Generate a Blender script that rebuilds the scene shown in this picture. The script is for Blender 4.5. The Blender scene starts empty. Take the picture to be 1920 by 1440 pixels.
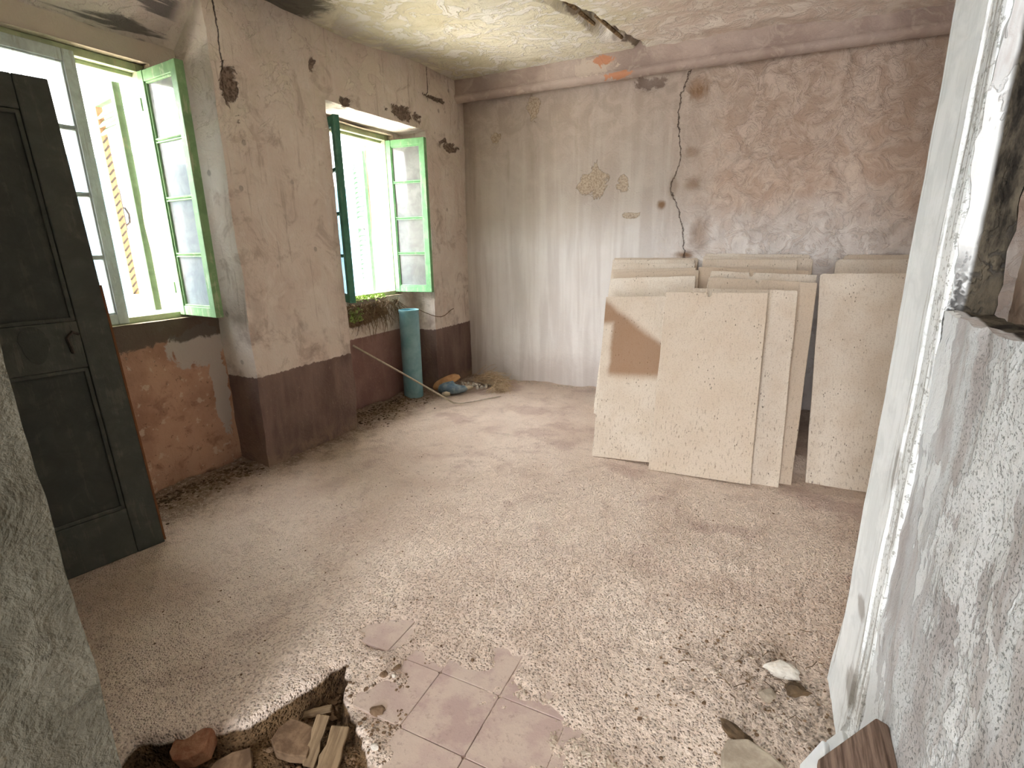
import bpy, bmesh, math, random
import numpy as np
from mathutils import Vector, Matrix, noise as mn

random.seed(7)
SC = bpy.context.scene
COL = SC.collection
PI = math.pi

# ------------------------------------------------------------------ camera
CAM_H, FPX, YAW, PITCH, ROLL = 1.25, 969.0, 25.74, 15.2, -0.856
def cam_axes():
    y, p, r = (math.radians(a) for a in (YAW, PITCH, ROLL))
    f = Vector((-math.sin(y)*math.cos(p), math.cos(y)*math.cos(p), -math.sin(p)))
    rt = Vector((math.cos(y), math.sin(y), 0.0))
    up = rt.cross(f)
    return rt*math.cos(r)+up*math.sin(r), -rt*math.sin(r)+up*math.cos(r), f
RT, UP, FW = cam_axes()
cd = bpy.data.cameras.new('camera')
cd.sensor_width = 36.0; cd.sensor_fit = 'HORIZONTAL'; cd.lens = FPX/1920*36.0
cd.clip_start = 0.02; cd.clip_end = 200
cam = bpy.data.objects.new('camera', cd); COL.objects.link(cam)
m = Matrix((RT, UP, -FW)).transposed().to_4x4(); m.translation = (0, 0, CAM_H)
cam.matrix_world = m
SC.camera = cam

# ------------------------------------------------------------------ light
w = bpy.data.worlds.new('world'); SC.world = w; w.use_nodes = True
bg = w.node_tree.nodes['Background']
bg.inputs['Color'].default_value = (0.97, 0.98, 1.0, 1)
bg.inputs['Strength'].default_value = 5.2
sd = bpy.data.lights.new('sun', 'SUN'); sd.energy = 14.0; sd.angle = math.radians(1.0)
sd.color = (1.0, 0.95, 0.88)
sun = bpy.data.objects.new('sun', sd); COL.objects.link(sun)
sun.rotation_euler = Vector((-0.36, -0.30, -0.88)).to_track_quat('-Z', 'Y').to_euler()
def portal(loc, sx, sy, direction):
    ld = bpy.data.lights.new('portal', 'AREA'); ld.shape = 'RECTANGLE'; ld.size = sx; ld.size_y = sy
    ld.cycles.is_portal = True
    o = bpy.data.objects.new('portal', ld); COL.objects.link(o); o.location = loc
    o.rotation_euler = Vector(direction).to_track_quat('-Z', 'Y').to_euler()
portal((-3.0, 1.40, 1.48), 1.24, 0.86, (1, 0, 0))
portal((-3.0, 3.16, 1.46), 1.24, 0.86, (1, 0, 0))
portal((-0.37, -2.55, 1.3), .77, 2.6, (0, 1, 0))
SC.view_settings.view_transform = 'Standard'; SC.view_settings.look = 'None'
SC.view_settings.gamma = 1.0; SC.view_settings.use_curve_mapping = False
SC.view_settings.exposure = 2.5
SC.cycles.max_bounces = 7; SC.cycles.glossy_bounces = 2; SC.cycles.transmission_bounces = 3; SC.cycles.diffuse_bounces = 5; SC.cycles.transparent_max_bounces = 12
SC.cycles.sample_clamp_indirect = 6.0
SC.cycles.caustics_reflective = False; SC.cycles.caustics_refractive = False

# ------------------------------------------------------------------ dimensions (metres)
XL, YB = -2.475, 4.24            # inner face of window wall, back wall
XE = 1.40                        # far side wall of the room
XP = 0.30                        # near face of the partition stub
XO = -2.97                       # outer face of the window wall
N1A, N1B, N1T = 0.88, 1.885, 2.40  # window recess near the camera: y range, head height
N2A, N2B, N2T = 2.625, 3.66, 2.10
XB1, XB2 = -2.72, -2.70          # breast wall faces under the windows
W1 = (1.025, 1.745, 0.90, 2.09)  # masonry opening y0,y1,z0,z1
W2 = (2.79, 3.525, 0.86, 2.065)
DADO = 0.55

# ------------------------------------------------------------------ helpers: mesh
def fbm(p, s, o=4, seed=0.0):
    return mn.fractal(Vector((p[0]*s+seed, p[1]*s+seed*1.7, p[2]*s-seed)), 1.0, 2.0, o)
def ridged(p, s, seed=0.0):
    return 1.0-abs(mn.fractal(Vector((p[0]*s+seed, p[1]*s+seed, p[2]*s)), 1.0, 2.1, 3))
def sstep(a, b, x):
    t = min(1.0, max(0.0, (x-a)/(b-a))); return t*t*(3-2*t)

class MB:
    def __init__(s): s.v = []; s.f = []; s.mi = []; s.cur = 0
    def face(s, *ids): s.f.append(ids); s.mi.append(s.cur)
    def grid(s, O, U, V, nu, nv, hole=None, disp=None, us=None, vs=None):
        O, U, V = Vector(O), Vector(U), Vector(V); b = len(s.v)
        us = us if us is not None else [i/nu for i in range(nu+1)]
        vs = vs if vs is not None else [j/nv for j in range(nv+1)]
        nu, nv = len(us)-1, len(vs)-1
        for j in vs:
            for i in us:
                p = O+U*i+V*j
                if disp: p = p+disp(p)
                s.v.append((p.x, p.y, p.z))
        for j in range(nv):
            for i in range(nu):
                if hole:
                    c = O+U*((us[i]+us[i+1])/2)+V*((vs[j]+vs[j+1])/2)
                    if hole(c): continue
                a = b+j*(nu+1)+i
                s.face(a, a+1, a+nu+2, a+nu+1)
    def box(s, lo, hi, M=None):
        b = len(s.v)
        for z in (lo[2], hi[2]):
            for x, y in ((lo[0], lo[1]), (hi[0], lo[1]), (hi[0], hi[1]), (lo[0], hi[1])):
                p = Vector((x, y, z)); p = M @ p if M else p
                s.v.append(tuple(p))
        for q in ((3, 2, 1, 0), (4, 5, 6, 7), (0, 1, 5, 4), (1, 2, 6, 5), (2, 3, 7, 6), (3, 0, 4, 7)):
            s.face(*[b+k for k in q])
    def prism(s, poly, z0, z1, M=None):
        b = len(s.v); n = len(poly)
        for z in (z0, z1):
            for x, y in poly:
                p = Vector((x, y, z)); p = M @ p if M else p
                s.v.append(tuple(p))
        s.face(*[b+k for k in range(n-1, -1, -1)]); s.face(*[b+n+k for k in range(n)])
        for k in range(n): s.face(b+k, b+(k+1) % n, b+n+(k+1) % n, b+n+k)
    def tube(s, pts, r, n=8, cap=True, r1=None):
        pts = [Vector(p) for p in pts]; b = len(s.v); m_ = len(pts)
        a = None
        for i, p in enumerate(pts):
            d = (pts[min(i+1, m_-1)]-pts[max(i-1, 0)]).normalized()
            if a is None: a = d.orthogonal().normalized()
            a = (a-d*a.dot(d)).normalized(); c = d.cross(a)
            rr = r if r1 is None else r+(r1-r)*i/max(1, m_-1)
            if isinstance(r, (list, tuple)): rr = r[i]
            for k in range(n):
                t = 2*PI*k/n; q = p+a*(math.cos(t)*rr)+c*(math.sin(t)*rr); s.v.append(tuple(q))
        for i in range(m_-1):
            for k in range(n):
                s.face(b+i*n+k, b+i*n+(k+1) % n, b+(i+1)*n+(k+1) % n, b+(i+1)*n+k)
        if cap:
            s.face(*[b+k for k in range(n-1, -1, -1)]); s.face(*[b+(m_-1)*n+k for k in range(n)])
    def lathe(s, prof, n=24, M=None):
        b = len(s.v); k_ = len(prof)
        for r, z in prof:
            for k in range(n):
                t = 2*PI*k/n; p = Vector((r*math.cos(t), r*math.sin(t), z)); p = M @ p if M else p
                s.v.append(tuple(p))
        for i in range(k_-1):
            for k in range(n):
                s.face(b+i*n+k, b+i*n+(k+1) % n, b+(i+1)*n+(k+1) % n, b+(i+1)*n+k)
    def rock(s, c, r, seed, sub=2, sq=(1, 1, 1), rough=.35, rot=0.0):
        bm = bmesh.new(); bmesh.ops.create_icosphere(bm, subdivisions=sub, radius=1.0)
        b = len(s.v)
        for v in bm.verts:
            n_ = mn.fractal(v.co*1.3+Vector((seed*3.1, seed*1.7, seed)), 1, 2, 3)
            cell = mn.cell(v.co*1.1+Vector((seed, seed*2, 0)))
            p = v.co*(1+rough*n_+rough*.25*(cell-.5)); p = Vector((p.x*sq[0], p.y*sq[1], p.z*sq[2]))*r
            p.rotate(Matrix.Rotation(rot, 3, 'Z')); s.v.append(tuple(p+Vector(c)))
        for f in bm.faces: s.face(*[b+v.index for v in f.verts])
        bm.free()
    def build(s, name, mats, parent=None, smooth=False, bevel=0, loc=None, kind=None):
        me = bpy.data.meshes.new(name); me.from_pydata(s.v, [], s.f); me.update()
        mats = mats if isinstance(mats, (list, tuple)) else [mats]
        for mt in mats: me.materials.append(mt)
        if len(mats) > 1: me.polygons.foreach_set('material_index', s.mi)
        if smooth: me.polygons.foreach_set('use_smooth', [True]*len(me.polygons))
        o = bpy.data.objects.new(name, me); COL.objects.link(o)
        if parent: o.parent = parent
        if loc: o.location = loc
        if bevel:
            md = o.modifiers.new('bevel', 'BEVEL'); md.width = bevel; md.segments = 2; md.limit_method = 'ANGLE'
        if kind: o['kind'] = kind
        return o
def empty(name, loc=(0, 0, 0), rot=(0, 0, 0)):
    o = bpy.data.objects.new(name, None); COL.objects.link(o); o.location = loc; o.rotation_euler = rot
    o.empty_display_size = .1
    return o
def tag(o, label=None, cat=None, group=None, kind=None):
    if label: o['label'] = label
    if cat: o['category'] = cat
    if group: o['group'] = group
    if kind: o['kind'] = kind
    return o
def at(px, py, axis, val):
    """where the sight line of photo pixel (px, py) meets a real plane of the room"""
    d = FW+RT*((px-960)/FPX)-UP*((py-720)/FPX); o = Vector((0, 0, CAM_H))
    return o+d*((val-o[axis])/d[axis])

# ------------------------------------------------------------------ helpers: nodes
class NT:
    def __init__(s, name, rough=.9, spec=.15):
        s.m = bpy.data.materials.new(name); s.m.use_nodes = True; s.t = s.m.node_tree
        s.n = s.t.nodes; s.b = s.n['Principled BSDF']
        s.b.inputs['Roughness'].default_value = rough; s.b.inputs['Specular IOR Level'].default_value = spec
        s._pos = None; s._obj = None
    def link(s, a, b): s.t.links.new(a, b)
    def put(s, inp, v):
        if hasattr(v, 'links') or isinstance(v, bpy.types.NodeSocket): s.link(v, inp)
        elif isinstance(v, (tuple, list)) and inp.type == 'RGBA' and len(v) == 3: inp.default_value = (*v, 1)
        else: inp.default_value = v
    def pos(s):
        if not s._pos: s._pos = s.n.new('ShaderNodeNewGeometry').outputs['Position']
        return s._pos
    def obj(s):
        if not s._obj: s._obj = s.n.new('ShaderNodeTexCoord').outputs['Object']
        return s._obj
    def vm(s, op, a, b=None):
        n = s.n.new('ShaderNodeVectorMath'); n.operation = op; s.put(n.inputs[0], a)
        if b is not None: s.put(n.inputs[1], b)
        return n.outputs['Value'] if op in ('LENGTH', 'DOT_PRODUCT') else n.outputs['Vector']
    def math(s, op, a, b=None, c=None, clamp=False):
        n = s.n.new('ShaderNodeMath'); n.operation = op; n.use_clamp = clamp; s.put(n.inputs[0], a)
        if b is not None: s.put(n.inputs[1], b)
        if c is not None: s.put(n.inputs[2], c)
        return n.outputs[0]
    def scaled(s, vec, sc): return s.vm('MULTIPLY', vec, sc if isinstance(sc, tuple) else (sc, sc, sc))
    def noise(s, vec, sc, detail=4, rough=.55, dist=0.0):
        n = s.n.new('ShaderNodeTexNoise'); n.inputs['Detail'].default_value = min(detail, 3 if not isinstance(sc, tuple) and sc >= 40 else 5)
        n.inputs['Roughness'].default_value = rough; n.inputs['Distortion'].default_value = dist
        if isinstance(sc, tuple): vec = s.scaled(vec, sc); n.inputs['Scale'].default_value = 1
        else: n.inputs['Scale'].default_value = sc
        s.put(n.inputs['Vector'], vec); return n.outputs[0]
    def voro(s, vec, sc, feat='F1', rnd=1.0):
        n = s.n.new('ShaderNodeTexVoronoi'); n.feature = feat; n.inputs['Randomness'].default_value = rnd
        if isinstance(sc, tuple): vec = s.scaled(vec, sc); n.inputs['Scale'].default_value = 1
        else: n.inputs['Scale'].default_value = sc
        s.put(n.inputs['Vector'], vec); return n.outputs['Distance']
    def rng(s, v, a, b, c=0.0, d=1.0, smooth=True):
        n = s.n.new('ShaderNodeMapRange'); n.interpolation_type = 'SMOOTHSTEP' if smooth else 'LINEAR'
        s.put(n.inputs[0], v)
        for i, x in enumerate((a, b, c, d)): s.put(n.inputs[i+1], x)
        return n.outputs[0]
    def mix(s, f, a, b, blend='MIX'):
        n = s.n.new('ShaderNodeMix'); n.data_type = 'RGBA'; n.blend_type = blend
        s.put(n.inputs[0], f); s.put(n.inputs[6], a); s.put(n.inputs[7], b); return n.outputs[2]
    def sep(s, vec):
        n = s.n.new('ShaderNodeSeparateXYZ'); s.put(n.inputs[0], vec); return n.outputs
    def comb(s, x, y, z):
        n = s.n.new('ShaderNodeCombineXYZ')
        for i, v in enumerate((x, y, z)): s.put(n.inputs[i], v)
        return n.outputs[0]
    def curve(s, v, pts):
        n = s.n.new('ShaderNodeFloatCurve'); c = n.mapping.curves[0]
        pts = sorted(pts)
        c.points[0].location = pts[0]; c.points[1].location = pts[-1]
        for p in pts[1:-1]: c.points.new(*p)
        for p in c.points: p.handle_type = 'VECTOR'
        n.mapping.update(); s.put(n.inputs[1], v); return n.outputs[0]
    def blob(s, c, r, amp=.5, nz=None, soft=.25, vec=None):
        v = s.vm('SUBTRACT', vec or s.pos(), tuple(c)); v = s.vm('DIVIDE', v, tuple(r)); d = s.vm('LENGTH', v)
        if nz is not None: d = s.math('ADD', d, s.math('MULTIPLY', s.math('SUBTRACT', nz, .5), amp*2))
        return s.rng(d, 1.0, 1.0-soft, 0.0, 1.0)
    def mx(s, *a):
        r = a[0]
        for x in a[1:]: r = s.math('MAXIMUM', r, x)
        return r
    def bump(s, h, strength=.5, dist=.01, nrm=None):
        n = s.n.new('ShaderNodeBump'); n.inputs['Strength'].default_value = strength
        n.inputs['Distance'].default_value = dist; s.put(n.inputs['Height'], h)
        if nrm: s.link(nrm, n.inputs['Normal'])
        return n.outputs[0]
    def done(s, col=None, nrm=None, rough=None):
        if col is not None: s.put(s.b.inputs['Base Color'], col)
        if nrm is not None: s.link(nrm, s.b.inputs['Normal'])
        if rough is not None: s.put(s.b.inputs['Roughness'], rough)
        return s.m
def lin(r, g, b):
    f = lambda c: (c/255/12.92) if c/255 <= .04045 else ((c/255+.055)/1.055)**2.4
    return (f(r), f(g), f(b))
M = {}

# ---------------------------------------------------------------- plaster of the window wall
def mat_wall_left():
    s = NT('old_plaster_window_wall'); P = s.pos(); x, y, z = s.sep(P)
    big = s.noise(P, 2.2, 5, .6); mid = s.noise(P, 9, 5, .65, .6); fine = s.noise(P, 60, 4, .7)
    streak = s.noise(P, (16, 16, 1.3), 4, .6)
    col = s.mix(s.rng(big, .35, .65), lin(220, 206, 196), lin(232, 223, 214))
    col = s.mix(s.rng(streak, .45, .75, 0, .5), col, lin(230, 224, 216))
    col = s.mix(s.rng(mid, .55, .74, 0, .55), col, lin(184, 166, 154))
    mot = s.noise(P, 4.6, 6, .72, .9)
    col = s.mix(s.rng(mot, .54, .66, 0, .5), col, lin(170, 152, 140))
    col = s.mix(s.rng(mot, .44, .34, 0, .5), col, lin(240, 233, 226))
    drip = s.noise(P, (26, 26, 2.2), 4, .65, .3)
    col = s.mix(s.rng(drip, .58, .7, 0, .4), col, lin(160, 142, 130))
    # repaired, paler skim high on the wall and a sooty low band above the dado
    pale = s.math('MULTIPLY', s.rng(mid, .5, .6), s.rng(z, 1.75, 2.1))
    col = s.mix(s.math('MULTIPLY', pale, .5), col, lin(222, 214, 200))
    grime = s.math('MULTIPLY', s.rng(s.noise(P, 5.5, 4, .6), .5, .68), s.rng(z, 1.15, .7))
    col = s.mix(s.math('MULTIPLY', grime, .5), col, lin(136, 116, 104))
    pk = s.math('MULTIPLY', s.rng(s.noise(P, 4.2, 5, .66, .8), .545, .56), s.rng(z, 1.5, 2.0))
    col = s.mix(s.math('MULTIPLY', pk, .5), col, lin(230, 222, 208))
    # small dark knocks
    k = s.voro(P, (7, 7, 6)); kn = s.math('ADD', k, s.math('MULTIPLY', mid, .12))
    knock = s.math('MULTIPLY', s.rng(kn, .17, .12), s.rng(big, .42, .5))
    col = s.mix(s.math('MULTIPLY', knock, .4), col, lin(104, 90, 80))
    # dado paint, worn edge
    edge = s.math('ADD', z, s.math('MULTIPLY', s.math('SUBTRACT', s.noise(P, 35, 3, .6), .5), .03))
    dado = s.rng(edge, DADO+.003, DADO-.004)
    dcol = s.mix(s.rng(s.noise(P, (6, 6, 2.5), 4, .6), .35, .65), lin(112, 93, 87), lin(132, 112, 104))
    dcol = s.mix(s.rng(streak, .5, .75, 0, .35), dcol, lin(150, 128, 118))
    dcol = s.mix(s.rng(fine, .6, .72, 0, .5), dcol, lin(164, 144, 132))
    dcol = s.mix(s.math('MULTIPLY', s.rng(z, .16, .02), s.rng(mid, .35, .6)), dcol, lin(150, 130, 114))
    col = s.mix(dado, col, dcol)
    # knocked off plaster
    sp = None
    for c, r in SPALL_L:
        b = s.blob(c, r, 1.3, mid, .15); sp = b if sp is None else s.mx(sp, b)
    scol = s.mix(s.rng(fine, .35, .6), lin(96, 82, 72), lin(146, 130, 117))
    col = s.mix(sp, col, scol)
    # dark streaks and split skim on the splayed head of the near recess
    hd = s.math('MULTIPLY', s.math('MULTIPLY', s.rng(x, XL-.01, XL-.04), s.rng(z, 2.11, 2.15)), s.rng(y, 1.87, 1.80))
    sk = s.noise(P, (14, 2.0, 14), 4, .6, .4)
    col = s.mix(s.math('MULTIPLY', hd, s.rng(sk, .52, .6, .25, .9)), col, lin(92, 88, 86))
    # cracks by the recess edge
    jit = s.math('MULTIPLY', s.math('SUBTRACT', s.noise(P, 22, 3, .6), .5), .03)
    def crack(y0, dy, za, zb, wd):
        d = s.math('ABSOLUTE', s.math('SUBTRACT', s.math('ADD', y, jit), s.math('ADD', s.math('MULTIPLY', z, dy), y0)))
        return s.math('MULTIPLY', s.rng(d, wd, wd*.3), s.math('MULTIPLY', s.rng(z, za, za+.05), s.rng(z, zb, zb-.05)))
    cr = s.mx(crack(1.95, 0.0, 1.93, 2.45, .005), crack(3.52, .08, 2.3, 2.6, .006))
    col = s.mix(s.math('MULTIPLY', cr, .85), col, lin(50, 42, 36))
    h = s.math('ADD', s.math('ADD', s.math('MULTIPLY', mid, .7), s.math('MULTIPLY', pk, .25)), s.math('MULTIPLY', fine, .3))
    h = s.math('SUBTRACT', h, s.math('MULTIPLY', cr, .6)); h = s.math('SUBTRACT', h, s.math('MULTIPLY', knock, .3))
    h = s.math('SUBTRACT', h, s.math('MULTIPLY', s.math('MULTIPLY', sp, fine), .7)); h = s.math('ADD', h, s.math('MULTIPLY', mot, .8))
    return s.done(col, s.bump(h, .9, .018))
SPALL_L = [(at(432, 168, 0, XL), (.04, .05, .115)), (at(760, 214, 0, XL), (.04, .19, .05)),
           (at(588, 120, 0, XL), (.04, .035, .05)), (at(842, 276, 0, XL), (.04, .14, .05)),
           (at(648, 190, 0, XL), (.04, .04, .03)), (at(815, 185, 0, XL), (.04, .16, .02))]

def mat_breast(kind):
    s = NT('breast_wall_plaster_%d' % kind); P = s.pos(); x, y, z = s.sep(P)
    big = s.noise(P, 3.2, 5, .6); mid = s.noise(P, 11, 5, .65, .5); fine = s.noise(P, 70, 4, .7)
    streak = s.noise(P, (18, 18, 2.2), 4, .6)
    if kind == 1:
        col = s.mix(s.rng(big, .35, .62), lin(166, 128, 106), lin(194, 158, 134))
        col = s.mix(s.rng(mid, .52, .7, 0, .7), col, lin(142, 104, 88))
        col = s.mix(s.rng(s.noise(P, 17, 4, .6), .60, .66, 0, .7), col, lin(212, 190, 168))
        col = s.mix(s.rng(s.noise(P, 40, 3, .7), .62, .68, 0, .5), col, lin(96, 70, 58))
        c = s.blob((XB1, 1.74, .74), (.2, .16, .12), .6, mid, .1)
        c = s.mx(c, s.blob((XB1, 1.83, .5), (.2, .05, .3), .7, mid, .1))
        col = s.mix(c, col, lin(190, 180, 172))
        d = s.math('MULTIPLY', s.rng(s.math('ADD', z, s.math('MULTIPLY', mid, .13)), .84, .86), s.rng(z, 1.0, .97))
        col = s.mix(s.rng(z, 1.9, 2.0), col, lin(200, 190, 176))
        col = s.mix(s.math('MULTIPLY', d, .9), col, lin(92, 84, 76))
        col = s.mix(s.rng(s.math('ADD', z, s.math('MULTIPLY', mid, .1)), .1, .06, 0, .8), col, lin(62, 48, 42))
    else:
        white = s.mix(s.rng(mid, .4, .65), lin(222, 214, 204), lin(196, 182, 168))
        e = s.math('ADD', z, s.math('MULTIPLY', s.math('SUBTRACT', fine, .5), .02))
        dado = s.rng(e, .585, .578)
        dcol = s.mix(s.rng(big, .35, .68), lin(134, 104, 97), lin(156, 126, 117))
        dcol = s.mix(s.rng(streak, .5, .75, 0, .3), dcol, lin(170, 142, 130))
        dcol = s.mix(s.rng(fine, .6, .7, 0, .6), dcol, lin(172, 144, 130))
        col = s.mix(dado, white, dcol)
        br = s.blob((XB2, 2.98, .745), (.2, .33, .085), .55, mid, .12)
        col = s.mix(br, col, s.mix(s.rng(fine, .4, .6), lin(112, 90, 72), lin(146, 124, 104)))
        col = s.mix(s.rng(s.math('ADD', z, s.math('MULTIPLY', mid, .12)), .12, .05, 0, .8), col, lin(80, 64, 52))
    h = s.math('ADD', s.math('MULTIPLY', mid, .7), s.math('MULTIPLY', fine, .4))
    return s.done(col, s.bump(h, .75, .012))

def mat_back():
    s = NT('old_plaster_back_wall'); P = s.pos(); x, y, z = s.sep(P)
    big = s.noise(P, 1.6, 5, .6); mid = s.noise(P, 8, 6, .66, .8); fine = s.noise(P, 70, 4, .7)
    streak = s.noise(P, (11, 11, .8), 3, .6, .5)
    right = s.rng(s.math('ADD', x, s.math('MULTIPLY', s.math('SUBTRACT', big, .5), 1.6)), -1.0, -.2)
    col = s.mix(s.rng(big, .38, .62), lin(184, 172, 160), lin(203, 194, 183))
    col = s.mix(s.rng(streak, .42, .72, 0, .5), col, lin(212, 206, 195))
    col = s.mix(s.rng(s.noise(P, (9, 9, 1.2), 3, .5), .58, .75, 0, .5), col, lin(158, 146, 126))
    pink = s.mix(s.rng(mid, .38, .62), lin(200, 175, 156), lin(222, 203, 186))
    pink = s.mix(s.rng(s.noise(P, 3.5, 5, .6), .55, .7, 0, .6), pink, lin(190, 176, 164))
    col = s.mix(right, col, pink)
    up = s.rng(s.math('ADD', z, s.math('MULTIPLY', s.math('SUBTRACT', big, .5), .9)), 1.6, 2.25)
    col = s.mix(s.math('MULTIPLY', up, .55), col, s.mix(s.rng(mid, .42, .6), lin(168, 149, 133), lin(192, 175, 160)))
    # whitewash left on the lower wall
    low = s.rng(s.math('ADD', z, s.math('MULTIPLY', s.math('SUBTRACT', big, .5), .7)), 1.62, 1.1)
    col = s.mix(s.math('MULTIPLY', low, .8), col, s.mix(s.rng(streak, .35, .65), lin(228, 224, 221), lin(246, 244, 242)))
    # corner shade put into the colour as grey, and a duller band along the floor
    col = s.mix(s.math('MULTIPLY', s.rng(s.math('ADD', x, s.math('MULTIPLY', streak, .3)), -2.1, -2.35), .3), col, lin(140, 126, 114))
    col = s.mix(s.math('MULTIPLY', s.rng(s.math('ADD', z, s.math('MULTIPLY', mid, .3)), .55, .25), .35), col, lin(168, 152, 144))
    sp = None
    for (px, py, rx, rz) in ((1000, 200, .06, .085), (1110, 342, .14, .11), (1180, 404, .07, .03), (1168, 345, .05, .07), (930, 258, .05, .04)):
        b = s.blob(at(px, py, 1, YB), (rx, .2, rz), 1.4, mid, .15); sp = b if sp is None else s.mx(sp, b)
    col = s.mix(s.math('MULTIPLY', sp, .8), col, s.mix(s.rng(fine, .35, .6), lin(150, 128, 104), lin(196, 180, 156)))
    hole = s.blob(at(1218, 156, 1, YB), (.13, .2, .05), 1.4, mid, .3)
    col = s.mix(s.math('MULTIPLY', hole, .7), col, lin(110, 92, 82))
    ru = None
    for (px, py, rx, rz, k) in ((1312, 168, .1, .1, .8), (1240, 384, .045, .05, .9), (1296, 285, .08, .06, .5), (1298, 345, .08, .07, .55),
                                (1312, 440, .1, .2, .6), (1284, 478, .1, .05, .95), (1262, 350, .05, .15, .4)):
        b = s.math('MULTIPLY', s.blob(at(px, py, 1, YB), (rx, .2, rz), .5, mid, .8), k); ru = b if ru is None else s.mx(ru, b)
    col = s.mix(ru, col, lin(134, 100, 66))
    # the long crack
    pts = [(1296, 130), (1276, 180), (1272, 240), (1277, 300), (1256, 350), (1274, 400), (1282, 440), (1284, 490)]
    wp = [at(a, b, 1, YB) for a, b in pts]
    cx = s.math('SUBTRACT', s.curve(s.math('DIVIDE', z, 3.0), [(p.z/3.0, p.x+1.0) for p in wp]), 1.0)
    jit = s.math('MULTIPLY', s.math('SUBTRACT', s.noise(P, 24, 4, .75), .5), .07)
    d = s.math('ABSOLUTE', s.math('SUBTRACT', s.math('ADD', x, jit), cx))
    cr = s.math('MULTIPLY', s.rng(d, .0055, .0005), s.rng(z, 1.05, 1.15))
    col = s.mix(s.math('MULTIPLY', cr, .8), col, lin(84, 64, 52))
    # wrinkled flaking skin on the right
    n5 = s.noise(P, 8, 5, .68, 1.6)
    flake = s.math('MULTIPLY', s.rng(s.math('ABSOLUTE', s.math('SUBTRACT', n5, .53)), .016, .0), s.math('MULTIPLY', s.rng(s.noise(P, 3.3, 2), .44, .54), s.math('ADD', s.math('MULTIPLY', right, .9), .1)))
    lift = s.math('MULTIPLY', s.rng(n5, .53, .56), s.math('ADD', s.math('MULTIPLY', right, .85), .1))
    col = s.mix(s.math('MULTIPLY', lift, .35), col, lin(212, 192, 178))
    col = s.mix(s.math('MULTIPLY', flake, .2), col, lin(150, 122, 106))
    h = s.math('ADD', s.math('MULTIPLY', mid, s.math('ADD', s.math('MULTIPLY', right, 1.1), .35)), s.math('MULTIPLY', fine, .25))
    h = s.math('SUBTRACT', h, s.math('MULTIPLY', cr, .8)); h = s.math('ADD', h, s.math('MULTIPLY', lift, .16))
    h = s.math('SUBTRACT', h, s.math('MULTIPLY', s.math('MULTIPLY', sp, fine), .6))
    return s.done(col, s.bump(h, .9, .02))

def mat_ceiling():
    s = NT('flaking_ceiling_plaster'); P = s.pos(); x, y, z = s.sep(P)
    big = s.noise(P, 1.7, 5, .6, .5); mid = s.noise(P, 7, 6, .66, 1.2); fine = s.noise(P, 60, 4, .7)
    right = s.rng(s.math('ADD', x, s.math('MULTIPLY', s.math('SUBTRACT', big, .5), 1.0)), -1.2, -.6)
    col = s.mix(s.rng(big, .38, .6), lin(222, 216, 190), lin(236, 232, 214))
    fk = s.rng(mid, .515, .535)
    col = s.mix(s.math('MULTIPLY', fk, .8), col, lin(246, 244, 238))
    col = s.mix(s.rng(s.noise(P, 3.1, 4, .6, .8), .56, .7, 0, .6), col, lin(206, 198, 164))
    pink = s.mix(s.rng(mid, .4, .6), lin(222, 206, 194), lin(240, 230, 220))
    col = s.mix(right, col, pink)
    ed = s.math('MULTIPLY', s.rng(x, -2.1, -2.45), s.rng(mid, .35, .6))
    col = s.mix(s.math('MULTIPLY', ed, .4), col, lin(150, 132, 116))
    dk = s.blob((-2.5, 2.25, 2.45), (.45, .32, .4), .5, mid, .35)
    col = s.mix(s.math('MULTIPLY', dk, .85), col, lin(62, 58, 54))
    jit = s.math('MULTIPLY', s.math('SUBTRACT', s.noise(P, 9, 4, .6), .5), .12)
    d = s.math('ABSOLUTE', s.math('SUBTRACT', s.math('ADD', x, jit), s.math('ADD', s.math('MULTIPLY', y, .2), -1.78)))
    seam = s.math('MULTIPLY', s.rng(d, .03, .012), s.rng(y, 2.6, 2.9))
    col = s.mix(s.math('MULTIPLY', seam, .75), col, lin(96, 74, 54))
    h = s.math('ADD', s.math('ADD', mid, s.math('MULTIPLY', fk, .35)), s.math('MULTIPLY', fine, .25))
    return s.done(col, s.bump(h, .9, .018))

def mat_beam():
    s = NT('plastered_beam'); P = s.pos(); x, y, z = s.sep(P)
    big = s.noise(P, 2.4, 5, .6); mid = s.noise(P, 10, 5, .66, .8); fine = s.noise(P, 70, 4, .7)
    col = s.mix(s.rng(big, .38, .62), lin(168, 150, 140), lin(190, 174, 163))
    col = s.mix(s.rng(mid, .52, .66, 0, .5), col, lin(206, 192, 180))
    sk = s.blob((at(1108, 122, 1, 4.1)), (.17, .3, .06), 1.6, mid, .1)
    col = s.mix(sk, col, lin(204, 190, 176))
    br = s.mx(s.blob(at(1126, 112, 1, 4.1), (.11, .3, .035), 1.8, mid, .2), s.blob(at(1158, 140, 1, 4.1), (.10, .3, .022), 2.0, mid, .2))
    col = s.mix(br, col, lin(196, 142, 112))
    h = s.math('ADD', mid, s.math('MULTIPLY', fine, .3))
    return s.done(col, s.bump(h, .6, .012))

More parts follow.
